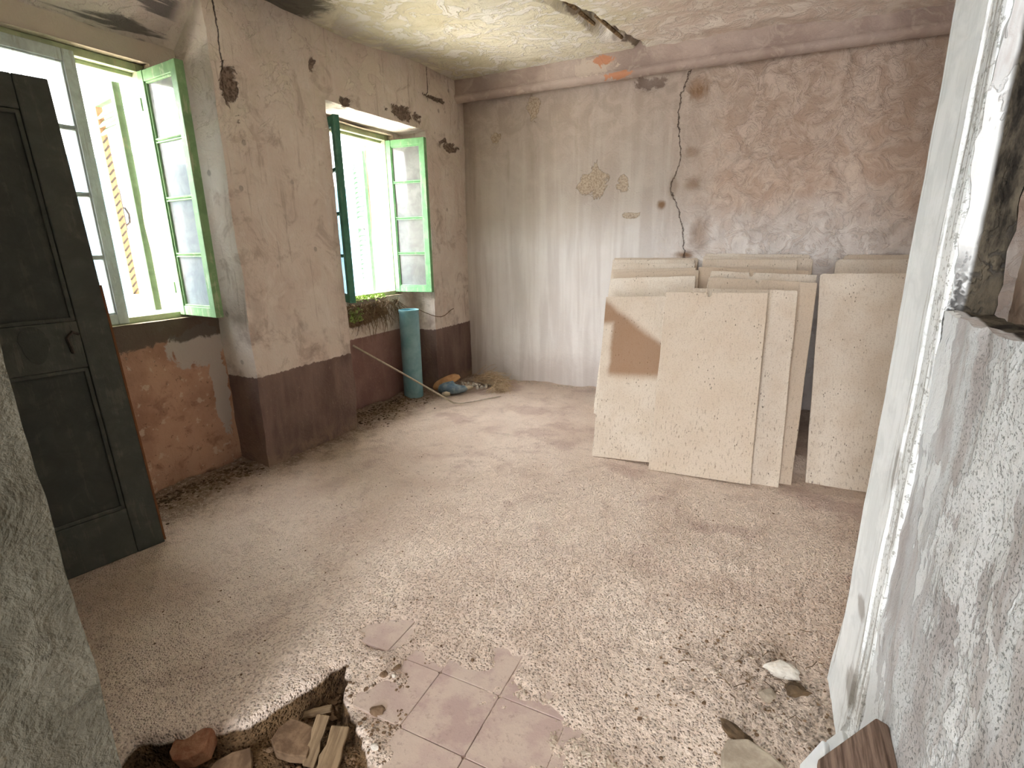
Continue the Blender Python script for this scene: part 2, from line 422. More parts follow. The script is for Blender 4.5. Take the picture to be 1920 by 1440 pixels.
def mat_floor():
    s = NT('dusty_floor', .95, .05); P = s.pos(); x, y, z = s.sep(P)
    big = s.noise(P, 1.3, 5, .6, .4); mid = s.noise(P, 6, 6, .65, .6); fine = s.noise(P, 48, 5, .75); grit = s.voro(P, 120)
    col = s.mix(s.rng(big, .35, .62), lin(212, 192, 176), lin(230, 213, 198))
    col = s.mix(s.rng(mid, .5, .72, 0, .45), col, lin(184, 163, 149))
    pinkish = s.math('MULTIPLY', s.rng(s.noise(P, 2.1, 4, .6), .52, .62), s.rng(y, 1.4, 2.2))
    col = s.mix(s.math('MULTIPLY', pinkish, .45), col, lin(176, 148, 138))
    col = s.mix(s.rng(fine, .56, .72, 0, .45), col, lin(150, 130, 117))
    col = s.mix(s.rng(grit, .28, .1, 0, .3), col, lin(222, 206, 188))
    # soil litter along the window wall and behind the boards
    lit = s.math('MULTIPLY', s.rng(s.math('ADD', x, s.math('MULTIPLY', s.math('SUBTRACT', mid, .5), .7)), -2.2, -2.55), s.rng(fine, .3, .55, .35, 1.0))
    col = s.mix(s.math('MULTIPLY', lit, .8), col, lin(112, 92, 74))
    # rotten litter by the foot of the partition
    r2 = s.blob((.12, 1.34, 0), (.26, .28, .3), 1.3, mid, .9)
    col = s.mix(s.math('MULTIPLY', r2, s.rng(fine, .4, .6, .1, .6)), col, lin(110, 98, 86))
    # bare ground inside the hole
    pit = s.rng(s.math('ADD', z, s.math('MULTIPLY', fine, .01)), -.002, -.014)
    col = s.mix(pit, col, s.mix(s.rng(mid, .4, .6), lin(70, 54, 40), lin(122, 98, 72)))
    h = s.math('ADD', s.math('MULTIPLY', fine, .8), s.math('MULTIPLY', s.rng(grit, .0, .5, 1, 0), .5)); h = s.math('ADD', h, s.math('MULTIPLY', mid, .8))
    return s.done(col, s.bump(h, 1.0, .016))

def mat_tile():
    s = NT('worn_cement_tile', .8, .2); P = s.pos(); oi = s.n.new('ShaderNodeObjectInfo').outputs['Random']
    mid = s.noise(P, 9, 5, .65); fine = s.noise(P, 70, 4, .7)
    col = s.mix(oi, lin(178, 156, 149), lin(190, 170, 160))
    col = s.mix(s.rng(mid, .40, .6, 0, .9), col, lin(200, 183, 169))
    col = s.mix(s.rng(fine, .56, .7, 0, .5), col, lin(156, 136, 126))
    return s.done(col, s.bump(fine, .3, .004))

def mat_partition():
    s = NT('peeling_whitewash'); P = s.pos(); x, y, z = s.sep(P)
    big = s.noise(P, 2.6, 5, .6, .5); mid = s.noise(P, 10, 6, .66, .6); fine = s.noise(P, 55, 5, .7)
    streak = s.noise(P, (30, 22, 1.5), 4, .6)
    col = s.mix(s.rng(big, .38, .6), lin(186, 188, 189), lin(210, 215, 216))
    col = s.mix(s.rng(streak, .48, .6, 0, .6), col, lin(178, 172, 170))
    col = s.mix(s.rng(s.noise(P, (7, 7, 2.2), 4, .6), .5, .6, 0, .6), col, lin(168, 162, 160))
    pl = s.rng(s.math('ADD', s.noise(P, (6, 6, 2.4), 5, .65), s.math('MULTIPLY', fine, .06)), .53, .545)
    col = s.mix(s.math('MULTIPLY', pl, .75), col, lin(228, 233, 234))
    # damp black speckle low and towards the camera
    zone = s.math('MULTIPLY', s.rng(s.math('ADD', y, s.math('MULTIPLY', z, .12)), 1.22, 1.0), s.rng(big, .36, .5))
    spk = s.math('MULTIPLY', s.rng(s.noise(P, 170, 3, .75), .55, .66), zone)
    col = s.mix(s.math('MULTIPLY', spk, .65), col, lin(96, 102, 96))
    pe = s.math('MULTIPLY', s.rng(s.noise(P, (60, 60, 8), 3, .6), .6, .66), s.rng(mid, .48, .56))
    col = s.mix(s.math('MULTIPLY', pe, .35), col, lin(120, 116, 112))
    # the sill and jamb of the opening are bare rotten timber and mud
    rot = s.math('MULTIPLY', s.rng(x, XP+.018, XP+.026), 1.0)
    bark = s.noise(P, (25, 25, 7), 5, .7)
    rc = s.mix(s.rng(bark, .35, .62), lin(34, 31, 27), lin(92, 86, 74))
    rc = s.mix(s.math('MULTIPLY', s.rng(s.noise(P, 12, 3), .54, .62), s.rng(z, 1.6, 1.75)), rc, lin(60, 84, 42))
    col = s.mix(rot, col, rc)
    jit = s.math('MULTIPLY', s.math('SUBTRACT', s.noise(P, 11, 4, .65), .5), .08)
    d = s.math('ABSOLUTE', s.math('SUBTRACT', s.math('ADD', y, jit), s.math('ADD', s.math('MULTIPLY', z, -.10), 1.28)))
    cr = s.math('MULTIPLY', s.rng(d, .004, .001), s.rng(s.noise(P, 6, 2), .45, .55))
    col = s.mix(s.math('MULTIPLY', cr, .9), col, lin(60, 58, 56))
    h = s.math('ADD', s.math('MULTIPLY', mid, .5), s.math('MULTIPLY', fine, .4)); h = s.math('SUBTRACT', h, s.math('MULTIPLY', cr, .7))
    h = s.math('SUBTRACT', h, s.math('MULTIPLY', s.mx(pe, spk), .5))
    h = s.math('ADD', h, s.math('MULTIPLY', s.math('MULTIPLY', rot, bark), 2.0)); h = s.math('ADD', h, s.math('MULTIPLY', pl, .45))
    return s.done(col, s.bump(h, .8, .008))

def mat_post():
    s = NT('white_painted_post', .7, .3); P = s.pos(); x, y, z = s.sep(P)
    g = s.noise(P, (60, 60, 3), 5, .65); mid = s.noise(P, 9, 5, .65, .6); fine = s.noise(P, 90, 4, .7)
    col = s.mix(s.rng(mid, .4, .62), lin(226, 231, 231), lin(240, 244, 244))
    edge = s.rng(s.math('ABSOLUTE', s.math('SUBTRACT', y, 1.36)), .04, .12)
    ch = s.math('MULTIPLY', s.rng(g, .52, .62), s.math('ADD', s.math('MULTIPLY', edge, .6), .06))
    col = s.mix(ch, col, s.mix(s.rng(fine, .4, .6), lin(120, 116, 108), lin(170, 166, 156)))
    sp = s.math('MULTIPLY', s.rng(fine, .54, .62), s.rng(y, 1.26, 1.215))
    col = s.mix(s.math('MULTIPLY', sp, .6), col, lin(96, 98, 88))
    for c, r in ((at(1625, 1140, 0, XP), (.1, .055, .03)), (at(1606, 1290, 0, XP), (.1, .06, .07)), (at(1690, 880, 0, XP), (.1, .015, .06))):
        col = s.mix(s.math('MULTIPLY', s.blob(c, r, .8, mid, .5), .6), col, lin(124, 116, 106))
    h = s.math('SUBTRACT', s.math('MULTIPLY', g, .4), s.math('MULTIPLY', ch, .5))
    return s.done(col, s.bump(h, .6, .004))

def mat_stone(name, c1, c2, sc=6):
    s = NT(name); P = s.pos()
    big = s.noise(P, sc*.5, 5, .6); mid = s.noise(P, sc*2, 6, .66, .6); fine = s.noise(P, sc*12, 4, .7)
    col = s.mix(s.rng(big, .36, .62), c1, c2)
    col = s.mix(s.rng(mid, .52, .68, 0, .6), col, tuple(a*.55 for a in c1))
    h = s.math('ADD', mid, s.math('MULTIPLY', fine, .4))
    return s.done(col, s.bump(h, .8, .012))

def mat_paint(name, c, worn, rough=.6, amt=.5, vec='obj', stretch=(40, 40, 4)):
    s = NT(name, rough, .3); P = s.obj() if vec == 'obj' else s.pos()
    g = s.noise(P, stretch, 5, .65); mid = s.noise(P, 13, 5, .65, .5); fine = s.noise(P, 110, 4, .7)
    col = s.mix(s.rng(mid, .35, .65), tuple(a*.86 for a in c), tuple(min(1, a*1.12) for a in c))
    ch = s.rng(s.math('ADD', s.math('MULTIPLY', g, .6), s.math('MULTIPLY', mid, .4)), .53, .6, 0, amt)
    col = s.mix(ch, col, worn)
    h = s.math('SUBTRACT', s.math('MULTIPLY', fine, .4), s.math('MULTIPLY', ch, .7))
    return s.done(col, s.bump(h, .6, .003))

def mat_glass(name, dust, tint=(.66, .68, .67)):
    s = NT(name); P = s.obj(); nz = s.noise(P, 9, 4, .6, .5)
    tr = s.n.new('ShaderNodeBsdfTransparent'); tr.inputs[0].default_value = (.96, .98, .98, 1)
    tl = s.n.new('ShaderNodeBsdfTranslucent'); tl.inputs[0].default_value = (*tint, 1)
    df = s.n.new('ShaderNodeBsdfDiffuse'); df.inputs[0].default_value = (tint[0]*.8, tint[1]*.8, tint[2]*.8, 1)
    gl = s.n.new('ShaderNodeBsdfGlossy'); gl.inputs['Roughness'].default_value = .06
    a = s.n.new('ShaderNodeMixShader'); a.inputs[0].default_value = .5; s.link(tl.outputs[0], a.inputs[1]); s.link(df.outputs[0], a.inputs[2])
    b = s.n.new('ShaderNodeMixShader'); s.link(s.rng(nz, .3, .7, dust*.75, min(1, dust*1.2)), b.inputs[0]); s.link(tr.outputs[0], b.inputs[1]); s.link(a.outputs[0], b.inputs[2])
    fr = s.n.new('ShaderNodeFresnel'); fr.inputs[0].default_value = 1.45
    c = s.n.new('ShaderNodeMixShader'); s.link(s.math('MULTIPLY', fr.outputs[0], .6), c.inputs[0]); s.link(b.outputs[0], c.inputs[1]); s.link(gl.outputs[0], c.inputs[2])
    out = s.n['Material Output']; s.link(c.outputs[0], out.inputs[0])
    return s.m

def mat_board(name, blotch=False):
    s = NT(name, .95, .05); P = s.obj(); oi = s.n.new('ShaderNodeObjectInfo').outputs['Random']; x, y, z = s.sep(P)
    Q = s.vm('ADD', P, s.comb(s.math('MULTIPLY', oi, 13.0), 0.0, s.math('MULTIPLY', oi, 7.0)))
    grain = s.noise(Q, (95, 95, 28), 4, .7); mid = s.noise(Q, 6, 5, .6); fine = s.noise(Q, 130, 3, .7)
    col = s.mix(oi, lin(206, 190, 170), lin(232, 224, 211))
    col = s.mix(s.rng(mid, .4, .65, 0, .35), col, lin(204, 186, 164))
    col = s.mix(s.rng(fine, .5, .7, 0, .45), col, lin(168, 150, 128))
    low = s.rng(s.math('ADD', z, s.math('MULTIPLY', mid, .2)), .52, .40)
    sp = s.math('MULTIPLY', s.rng(grain, .54, .68), s.math('ADD', s.math('MULTIPLY', low, .45), .3))
    col = s.mix(sp, col, lin(140, 122, 102))
    pit = s.voro(Q, (70, 70, 32)); pits = s.math('MULTIPLY', s.rng(pit, .18, .1), s.rng(s.noise(Q, 7, 3), .52, .6))
    col = s.mix(s.math('MULTIPLY', pits, .8), col, lin(92, 74, 60))
    if blotch:  # brown trapezoid patch with soft edges
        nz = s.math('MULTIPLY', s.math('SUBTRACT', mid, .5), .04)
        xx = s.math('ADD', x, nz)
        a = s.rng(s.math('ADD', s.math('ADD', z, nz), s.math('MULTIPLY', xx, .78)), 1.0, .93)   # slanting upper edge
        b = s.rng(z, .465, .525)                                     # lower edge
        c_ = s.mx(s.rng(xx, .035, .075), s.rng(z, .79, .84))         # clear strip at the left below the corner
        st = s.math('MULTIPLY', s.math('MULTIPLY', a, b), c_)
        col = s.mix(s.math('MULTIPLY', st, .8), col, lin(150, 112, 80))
    h = s.math('SUBTRACT', s.math('ADD', s.math('MULTIPLY', grain, .6), s.math('MULTIPLY', fine, .3)), s.math('MULTIPLY', pits, .8))
    return s.done(col, s.bump(h, .8, .005))

def mat_simple(name, c1, c2, sc=20, rough=.85, spec=.2, bump=.5, stretch=None):
    s = NT(name, rough, spec); P = s.obj()
    n1 = s.noise(P, stretch or sc, 5, .65, .3); n2 = s.noise(P, sc*5, 3, .6)
    col = s.mix(s.rng(n1, .35, .65), c1, c2)
    return s.done(col, s.bump(s.math('ADD', n1, s.math('MULTIPLY', n2, .4)), bump, .005))

M['wall_left'] = mat_wall_left(); M['breast1'] = mat_breast(1); M['breast2'] = mat_breast(2)
M['back'] = mat_back(); M['ceiling'] = mat_ceiling(); M['beam'] = mat_beam(); M['floor'] = mat_floor(); M['tile'] = mat_tile()
M['partition'] = mat_partition(); M['post'] = mat_post()
M['jamb'] = mat_stone('grey_rough_render', lin(86, 84, 73), lin(126, 124, 111), 5)
M['outer'] = mat_stone('pale_bounce_ground', lin(222, 212, 196), lin(236, 230, 220), 4)
M['reveal'] = mat_stone('cream_reveal_plaster', lin(146, 132, 112), lin(170, 156, 136), 7)
M['side'] = mat_stone('plain_side_plaster', lin(170, 152, 136), lin(188, 172, 156), 4)
M['facade'] = mat_stone('pale_blue_stucco', lin(52, 74, 90), lin(76, 98, 112), 3)
M['green'] = mat_paint('light_green_paint', lin(128, 164, 116), lin(184, 192, 156), .55, .6)
M['teal'] = mat_paint('teal_green_sash_paint', lin(78, 136, 116), lin(130, 160, 140), .55, .4)
M['frame'] = mat_paint('faded_cream_green_frame', lin(176, 184, 150), lin(196, 188, 158), .6, .5)
M['green_dark'] = mat_paint('green_sash_paint', lin(120, 172, 122), lin(172, 190, 150), .55, .5)
M['grey_sash'] = mat_paint('pale_grey_sash_paint', lin(196, 206, 204), lin(150, 148, 136), .6, .4)
M['shutter'] = mat_paint('faded_green_shutter', lin(84, 104, 76), lin(112, 106, 84), .7, .6)
M['shutter_edge'] = mat_paint('bare_tan_shutter_wood', lin(140, 106, 80), lin(112, 84, 62), .8, .5)
M['shutter_pale'] = mat_paint('pale_green_shutter', lin(112, 150, 120), lin(140, 154, 126), .7, .5)
M['glass'] = mat_glass('dusty_glass', .66); M['glass_clear'] = mat_glass('clear_old_glass', .10)
M['door'] = mat_paint('dark_green_black_door_paint', lin(74, 78, 72), lin(98, 98, 88), .6, .45)
M['door_panel'] = mat_paint('dark_door_panel_paint', lin(64, 68, 63), lin(86, 88, 78), .65, .35)
M['door_edge'] = mat_paint('ochre_door_edge', lin(120, 78, 50), lin(90, 58, 38), .8, .5)
M['iron'] = mat_simple('rusty_iron', lin(40, 37, 34), lin(66, 56, 48), 30, .6, .4)
M['board'] = mat_board('wood_chip_board'); M['board_blotch'] = mat_board('wood_chip_board_blotched', True)
M['wood_old'] = mat_simple('grey_weathered_wood', lin(82, 66, 56), lin(132, 112, 98), 12, .85, .15, .8, (60, 6, 60))
M['wood_rot'] = mat_simple('rotten_wood', lin(98, 78, 58), lin(158, 136, 104), 18, .9, .1, .8, (50, 50, 8))
M['wood_chip'] = mat_simple('split_wood', lin(106, 88, 68), lin(142, 122, 96), 14, .9, .1, .6, (6, 60, 60))
M['white_plank'] = mat_simple('white_painted_batten', lin(214, 220, 222), lin(232, 236, 236), 10, .6, .3, .2)
M['pipe'] = mat_simple('blue_plastic_pipe', lin(122, 172, 184), lin(156, 198, 206), 6, .5, .35, .2)
M['rod'] = mat_simple('pale_grey_rod', lin(176, 164, 146), lin(202, 192, 174), 20, .7, .2, .2)
M['root'] = mat_simple('dry_roots', lin(92, 74, 56), lin(140, 118, 92), 25)
M['moss'] = mat_simple('green_moss', lin(150, 184, 96), lin(192, 212, 134), 30)
M['straw'] = mat_simple('dry_straw', lin(186, 160, 128), lin(218, 198, 168), 30)
M['cork'] = mat_simple('tan_leather_flap', lin(186, 140, 98), lin(212, 168, 124), 12)
M['rag'] = mat_simple('faded_blue_cloth', lin(104, 132, 156), lin(158, 178, 190), 14)
M['sole'] = mat_simple('pale_rubber_sole', lin(188, 176, 150), lin(214, 204, 182), 14)
M['stone'] = mat_simple('pale_grey_stone', lin(150, 138, 122), lin(184, 172, 154), 14)
M['stone_dark'] = mat_simple('brown_earth_clod', lin(96, 76, 58), lin(140, 116, 92), 14)
M['brick'] = mat_simple('orange_brick', lin(140, 96, 74), lin(176, 134, 106), 22, .9, .1, 1.0)
M['gravel'] = mat_simple('plaster_gravel', lin(176, 160, 142), lin(214, 202, 186), 9)
M['litter'] = mat_simple('leaf_litter', lin(74, 60, 46), lin(116, 96, 72), 9)
M['mortar'] = mat_simple('crumbling_plaster', lin(196, 188, 176), lin(218, 214, 204), 14)

# ================================================================== STRUCTURE
def rough_disp(amp, seed, spalls=()):
    def d(p):
        v = Vector((fbm(p, 1.6, 3, seed), fbm(p, 1.6, 3, seed+9), fbm(p, 1.6, 2, seed+17)*.4))*amp
        v += Vector((fbm(p, 7, 3, seed+3), fbm(p, 7, 3, seed+5), fbm(p, 7, 2, seed+7)*.4))*amp*.35
        return v
    return d
S = .022
def n_(d): return max(2, int(round(abs(d)/S)))

# ---- window wall
dl0 = rough_disp(.014, 1.0)
def dl(p):
    v = dl0(p)
    for c, r in SPALL_L:
        q = math.sqrt(((p.y-c.y)/r[1])**2+((p.z-c.z)/r[2])**2)+.35*fbm(p, 14, 3, 4)
        if abs(p.x-XL) < .05: v.x -= .02*(1-sstep(.75, 1.05, q))
    return v
def in_rect(y, z, y0, y1, z0, z1): return y0 < y < y1 and z0 < z < z1
b = MB()
Y0, ZT = -.3, 2.75
ys = sorted(set(list(np.linspace(Y0, N1A, n_(N1A-Y0)+1))+list(np.linspace(N1A, N1B, n_(N1B-N1A)+1))+list(np.linspace(N1B, N2A, n_(N2A-N1B)+1)) +
                list(np.linspace(N2A, N2B, n_(N2B-N2A)+1))+list(np.linspace(N2B, YB+.1, n_(YB+.1-N2B)+1))))
zs = sorted(set(list(np.linspace(-.05, N2T, n_(N2T)+1))+list(np.linspace(N2T, N1T, n_(N1T-N2T)+1))+list(np.linspace(N1T, ZT, n_(ZT-N1T)+1))))
LY, LZ = YB+.1-Y0, ZT+.05
b.grid((XL, Y0, -.05), (0, LY, 0), (0, 0, LZ), 0, 0, lambda c: in_rect(c.y, c.z, N1A, N1B, -1, N1T) or in_rect(c.y, c.z, N2A, N2B, -1, N2T),
       dl, [(y-Y0)/LY for y in ys], [(z+.05)/LZ for z in zs])
# recess cheeks
for y, zt, flip in ((N1A, N1T, 0), (N1B, N1T, 1), (N2A, N2T, 0), (N2B, N2T, 1)):
    U = (XL-XB1+.03, 0, 0)
    zz = [(z+.05)/(zt+.05) for z in zs if z <= zt+1e-6]
    if flip: b.grid((XB1-.03, y, -.05), U, (0, 0, zt+.05), 12, 0, None, dl, None, zz)
    else: b.grid((XL, y, -.05), (-U[0], 0, 0), (0, 0, zt+.05), 12, 0, None, dl, None, zz)
# recess heads: the near one is splayed up towards the room
b.grid((XB1-.03, N1A, 2.15), (XL-XB1+.03, 0, N1T-2.15), (0, N1B-N1A, 0), 12, 46, None, lambda p: dl(p) if p.x > XL-.02 else dl(p)*1.2)
b.grid((XB2-.03, N2A, 2.085), (XL-XB2+.03, 0, N2T-2.085), (0, N2B-N2A, 0), 12, 46, None, dl)
wall_left = tag(b.build('wall_left', M['wall_left'], smooth=True), kind='structure')
tag(wall_left, 'worn beige plaster window wall with a brown painted dado')
# breast walls with the window openings cut through
for nm, xb, (ya, yb, zt), wn, mt in (('wall_breast_near', XB1, (N1A, N1B, 2.5), W1, M['breast1']), ('wall_breast_far', XB2, (N2A, N2B, 2.2), W2, M['breast2'])):
    b = MB(); db = rough_disp(.01, 3.3)
    yy = sorted(set(list(np.linspace(ya-.03, wn[0], 8))+list(np.linspace(wn[0], wn[1], 36))+list(np.linspace(wn[1], yb+.03, 8))))
    zz = sorted(set(list(np.linspace(-.05, wn[2], 44))+list(np.linspace(wn[2], wn[3], 50))+list(np.linspace(wn[3], zt, 10))))
    def dsk(p, wn=wn, db=db):
        v = db(p)
        if p.z < wn[2]+.02 and p.z > .05: v.x += .006*ridged(p, 6)
        if wn is W2 and p.y < 3.3 and p.z > .66: v.x -= .035*sstep(.66, .8, p.z+.05*fbm(p, 9, 2))*sstep(3.35, 3.2, p.y)
        return v
    b.grid((xb, ya-.03, -.05), (0, yb-ya+.06, 0), (0, 0, zt+.05), 0, 0, lambda c: in_rect(c.y, c.z, *wn), dsk,
           [(y-ya+.03)/(yb-ya+.06) for y in yy], [(z+.05)/(zt+.05) for z in zz])
    # reveals out to the street
    b.cur = 1
    L = xb-XO+.01
    b.grid((XO, wn[0], wn[2]), (0, 0, wn[3]-wn[2]), (L, 0, 0), 40, 8, None, db)
    b.grid((XO, wn[1], wn[2]), (L, 0, 0), (0, 0, wn[3]-wn[2]), 8, 40, None, db)
    b.grid((XO, wn[0], wn[2]), (L, 0, 0), (0, wn[1]-wn[0], 0), 8, 30, None, db)
    b.grid((XO, wn[0], wn[3]), (0, wn[1]-wn[0], 0), (L, 0, 0), 30, 8, None, db)
    o = b.build(nm, [mt, M['reveal']], smooth=True, kind='structure')
# outer skin
b = MB()
b.grid((XO, 6, -3), (0, -9, 0), (0, 0, 6.2), 0, 0, lambda c: in_rect(c.y, c.z, *W1) or in_rect(c.y, c.z, *W2), None,
       [(6-y)/9 for y in sorted((6, W2[1], W2[0], W1[1], W1[0], -3), reverse=True)], [(z+3)/6.2 for z in sorted({-3, W1[2], W1[3], W2[2], W2[3], 3.2})])
b.build('wall_outer', M['outer'], kind='structure')

# ---- back wall
def dback(p):
    r = sstep(-1.1, -.2, p.x+.5*fbm(p, 1.2, 2, 2))
    v = .012*fbm(p, 1.5, 3, 5)+.004*fbm(p, 8, 3, 6)
    v += r*(.012*ridged(p, 4.5, 3)*fbm(p, 3, 2, 8)+.012*fbm(p, 11, 5, 9)+.010*max(0, ridged(p, 9, 5)-.72)*3)
    q = math.hypot((p.x-HOLE_B.x)/.13, (p.z-HOLE_B.z)/.06)+.3*fbm(p, 12, 2)
    return Vector((0, -v+.02*(1-sstep(.6, 1.1, q)), 0))
HOLE_B = at(1218, 156, 1, YB)
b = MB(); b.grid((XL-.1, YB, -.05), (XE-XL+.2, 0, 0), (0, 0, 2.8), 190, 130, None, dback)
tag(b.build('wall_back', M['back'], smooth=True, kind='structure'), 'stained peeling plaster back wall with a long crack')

# ---- ceiling (sags towards the camera)
def zc(x, y): return 2.565-.085*sstep(3.9, 2.6, y)-.02*sstep(2.4, 1.0, y)-.05*sstep(-.5, 1.0, x)
def dceil(p):
    z = zc(p.x, p.y)+.014*fbm(p, 1.7, 3, 3)
    r = sstep(-1.4, -.6, p.x)
    z += (.004+.011*r)*fbm(p, 6, 4, 8)
    # the split with the broken laths
    d = abs(p.x-(.2*p.y-1.78)+.06*fbm(p, 4, 3, 2))
    if p.y > 2.6: z += .05*(1-sstep(.015, .045, d))*sstep(2.6, 2.9, p.y)+.07*(1-sstep(.3, 1.0, math.hypot((p.x+1.09)/.07, (p.y-3.6)/.22)))
    return Vector((0, 0, z-p.z))
b = MB(); b.grid((XL-.35, -2.6, 2.5), (0, 7.1, 0), (XE+.1-XL+.35, 0, 0), 0, 0, None, dceil,
                 [0, .1, .2, .3, .4]+list(np.linspace(.45, 1, 180)), list(np.linspace(0, 1, 190)))
tag(b.build('ceiling', M['ceiling'], smooth=True, kind='structure'), 'flaking cream ceiling plaster with a dark split')
b = MB(); b.box((-3.2, -2.7, 2.9), (XE+.5, 5.0, 3.15)); b.build('wall_roof', M['outer'], kind='structure')
# lath showing in the split of the ceiling
for i, (y0, y1, dx) in enumerate(((3.2, 3.55, -.02), (3.45, 3.85, .02), (2.95, 3.3, 0))):
    b = MB(); b.tube([(.2*y0-1.78+dx, y0, 2.565), (.2*y1-1.80+dx, y1, 2.558)], .012, 6)
    o = b.build('lath', M['wood_rot'], bpy.data.objects['ceiling'])

# ---- beam along the back wall
b = MB(); db = rough_disp(.008, 6.1)
prof = [(YB+.02, 2.425), (4.185, 2.42), (4.172, 2.396), (4.150, 2.388), (4.118, 2.402), (4.105, 2.415), (4.100, 2.43), (4.108, 2.445), (4.118, 2.46), (4.12, 2.52), (4.12, 2.7)]
nb = 150; x0 = XL-.05; x1 = XE+.1; base = len(b.v)
for i in range(nb+1):
    xx = x0+(x1-x0)*i/nb
    for (yy, zz) in prof:
        p = Vector((xx, yy, zz-.012*sstep(-.8, .9, xx))); q = p+db(p)*(1 if yy < YB else 0); b.v.append(tuple(q))
k = len(prof)
for i in range(nb):
    for j in range(k-1):
        a = base+i*k+j; b.face(a, a+k, a+k+1, a+1)
tag(b.build('trim_1', M['beam'], smooth=True, kind='structure'), 'plastered beam with a rounded lower edge along the back wall')

# ---- floor with a broken pit in front
PIT = [(-1.06, .985), (-1.095, .84), (-1.145, .69), (-1.25, .60), (-1.36, .53), (-1.33, .3), (-.70, .3), (-.72, .71), (-.83, .79), (-.95, .86)]
def poly_sd(x, y, P):
    d = 1e9; ins = False; n = len(P)
    for i in range(n):
        ax, ay = P[i]; bx, by = P[(i+1) % n]; ex, ey = bx-ax, by-ay; wx, wy = x-ax, y-ay
        t = max(0, min(1, (wx*ex+wy*ey)/(ex*ex+ey*ey))); d = min(d, math.hypot(wx-ex*t, wy-ey*t))
        if (ay > y) != (by > y) and x < (bx-ax)*(y-ay)/(by-ay)+ax: ins = not ins
    return -d if ins else d
TILE = .2; TX0, TY0 = -.96, 1.05
def exposed(x, y):
    """1 where the dust has been scuffed off the tiles"""
    q = math.hypot((x+.58)/.36, (y-.86)/.30)+.75*mn.fractal(Vector((x*6, y*6, 3)), 1, 2, 5)
    q2 = math.hypot((x+1.02)/.09, (y-1.12)/.09)+.5*mn.fractal(Vector((x*9, y*9, 1)), 1, 2, 4)
    return max(1-sstep(.45, 1.1, q), 1-sstep(.75, 1.0, q2))
def floor_z(x, y):
    p = (x, y, 0)
    z = .012+.008*fbm(p, 1.6, 3, 2)+.004*fbm(p, 7, 3, 4)
    near = 1-sstep(1.6, 3.0, y)
    z += .0035*near*fbm(p, 26, 3, 6)
    # drifts against the walls
    z += .035*sstep(-2.35, -2.72, x)*(.6+.6*fbm(p, 5, 3, 1)) if x < -2.3 else 0
    if y > 3.85: z += .02*sstep(3.95, 4.25, y)*(.5+fbm(p, 6, 3, 7))
    # faint straight tile joints telegraphing through the dust
    if y < 2.6:
        fx = abs(((x-TX0)/TILE+.5) % 1-.5)*TILE
        z -= .0035*(1-sstep(.003, .010, fx))*sstep(.0, .25, fbm(p, 2.2, 2, 12)+.12)*(1-sstep(1.5, 2.3, y))
    rub = 1-sstep(.4, 1.1, math.hypot((x-.14)/.3, (y-1.33)/.3)); z += rub*(.018*abs(fbm(p, 12, 4, 3))+.010)
    if y < 1.5 and x < .1:
        e = exposed(x, y); z = z*(1-e)+(-.004)*e
    if y < 1.05 and x < -.6:
        sd = poly_sd(x, y, PIT)+.014*mn.fractal(Vector((x*16, y*16, 2)), 1, 2, 3)
        if sd < .03:
            t = 1-sstep(-.018, .004, sd); bot = -.075+.03*fbm(p, 9, 4, 5)+.05*sstep(-1.0, -.74, x)
            z = z*(1-t)+bot*t
    return z
fx = list(np.arange(-2.95, -1.6, .016))+list(np.arange(-1.6, .5, .0085))+list(np.arange(.5, 1.55, .03))
fy = list(np.arange(-.5, .35, .05))+list(np.arange(.35, 1.7, .0085))+list(np.arange(1.7, 2.6, .014))+list(np.arange(2.6, 4.4, .022))
b = MB()
for y in fy:
    for x in fx: b.v.append((float(x), float(y), floor_z(x, y)))
nx = len(fx)
for j in range(len(fy)-1):
    for i in range(nx-1):
        a = j*nx+i; b.face(a, a+1, a+nx+1, a+nx)
floor = tag(b.build('floor', M['floor'], smooth=True, kind='structure'), 'dust covered floor with tiles showing through and a broken pit')
b = MB(); b.box((-2.9, -2.6, -.12), (1.5, -.45, 0.0)); b.build('floor_hall', M['jamb'], kind='structure')
# tiles under the dust
tm = None
for i in range(-1, 5):
    for j in range(-4, 2):
        cx, cy = TX0+(i+.5)*TILE, TY0+(j+.5)*TILE
        if max(exposed(cx+dx, cy+dy) for dx in (-.08, 0, .08) for dy in (-.08, 0, .08)) < .3: continue
        if poly_sd(cx, cy, PIT) < .06: continue
        if tm is None:
            t = MB(); h_ = TILE/2-.001; c_ = .006
            t.prism([(-h_+c_, -h_), (h_-c_, -h_), (h_, -h_+c_), (h_, h_-c_), (h_-c_, h_), (-h_+c_, h_), (-h_, h_-c_), (-h_, -h_+c_)], -.02, 0)
            o = t.build('tile', M['tile'], floor, bevel=.0015); tm = o
        else:
            o = tm.copy(); COL.objects.link(o); o.parent = floor
        o.location = (cx, cy, .006+random.uniform(-.0015, .0015)); o.rotation_euler = (random.uniform(-.006, .006), random.uniform(-.006, .006), random.uniform(-.004, .004))

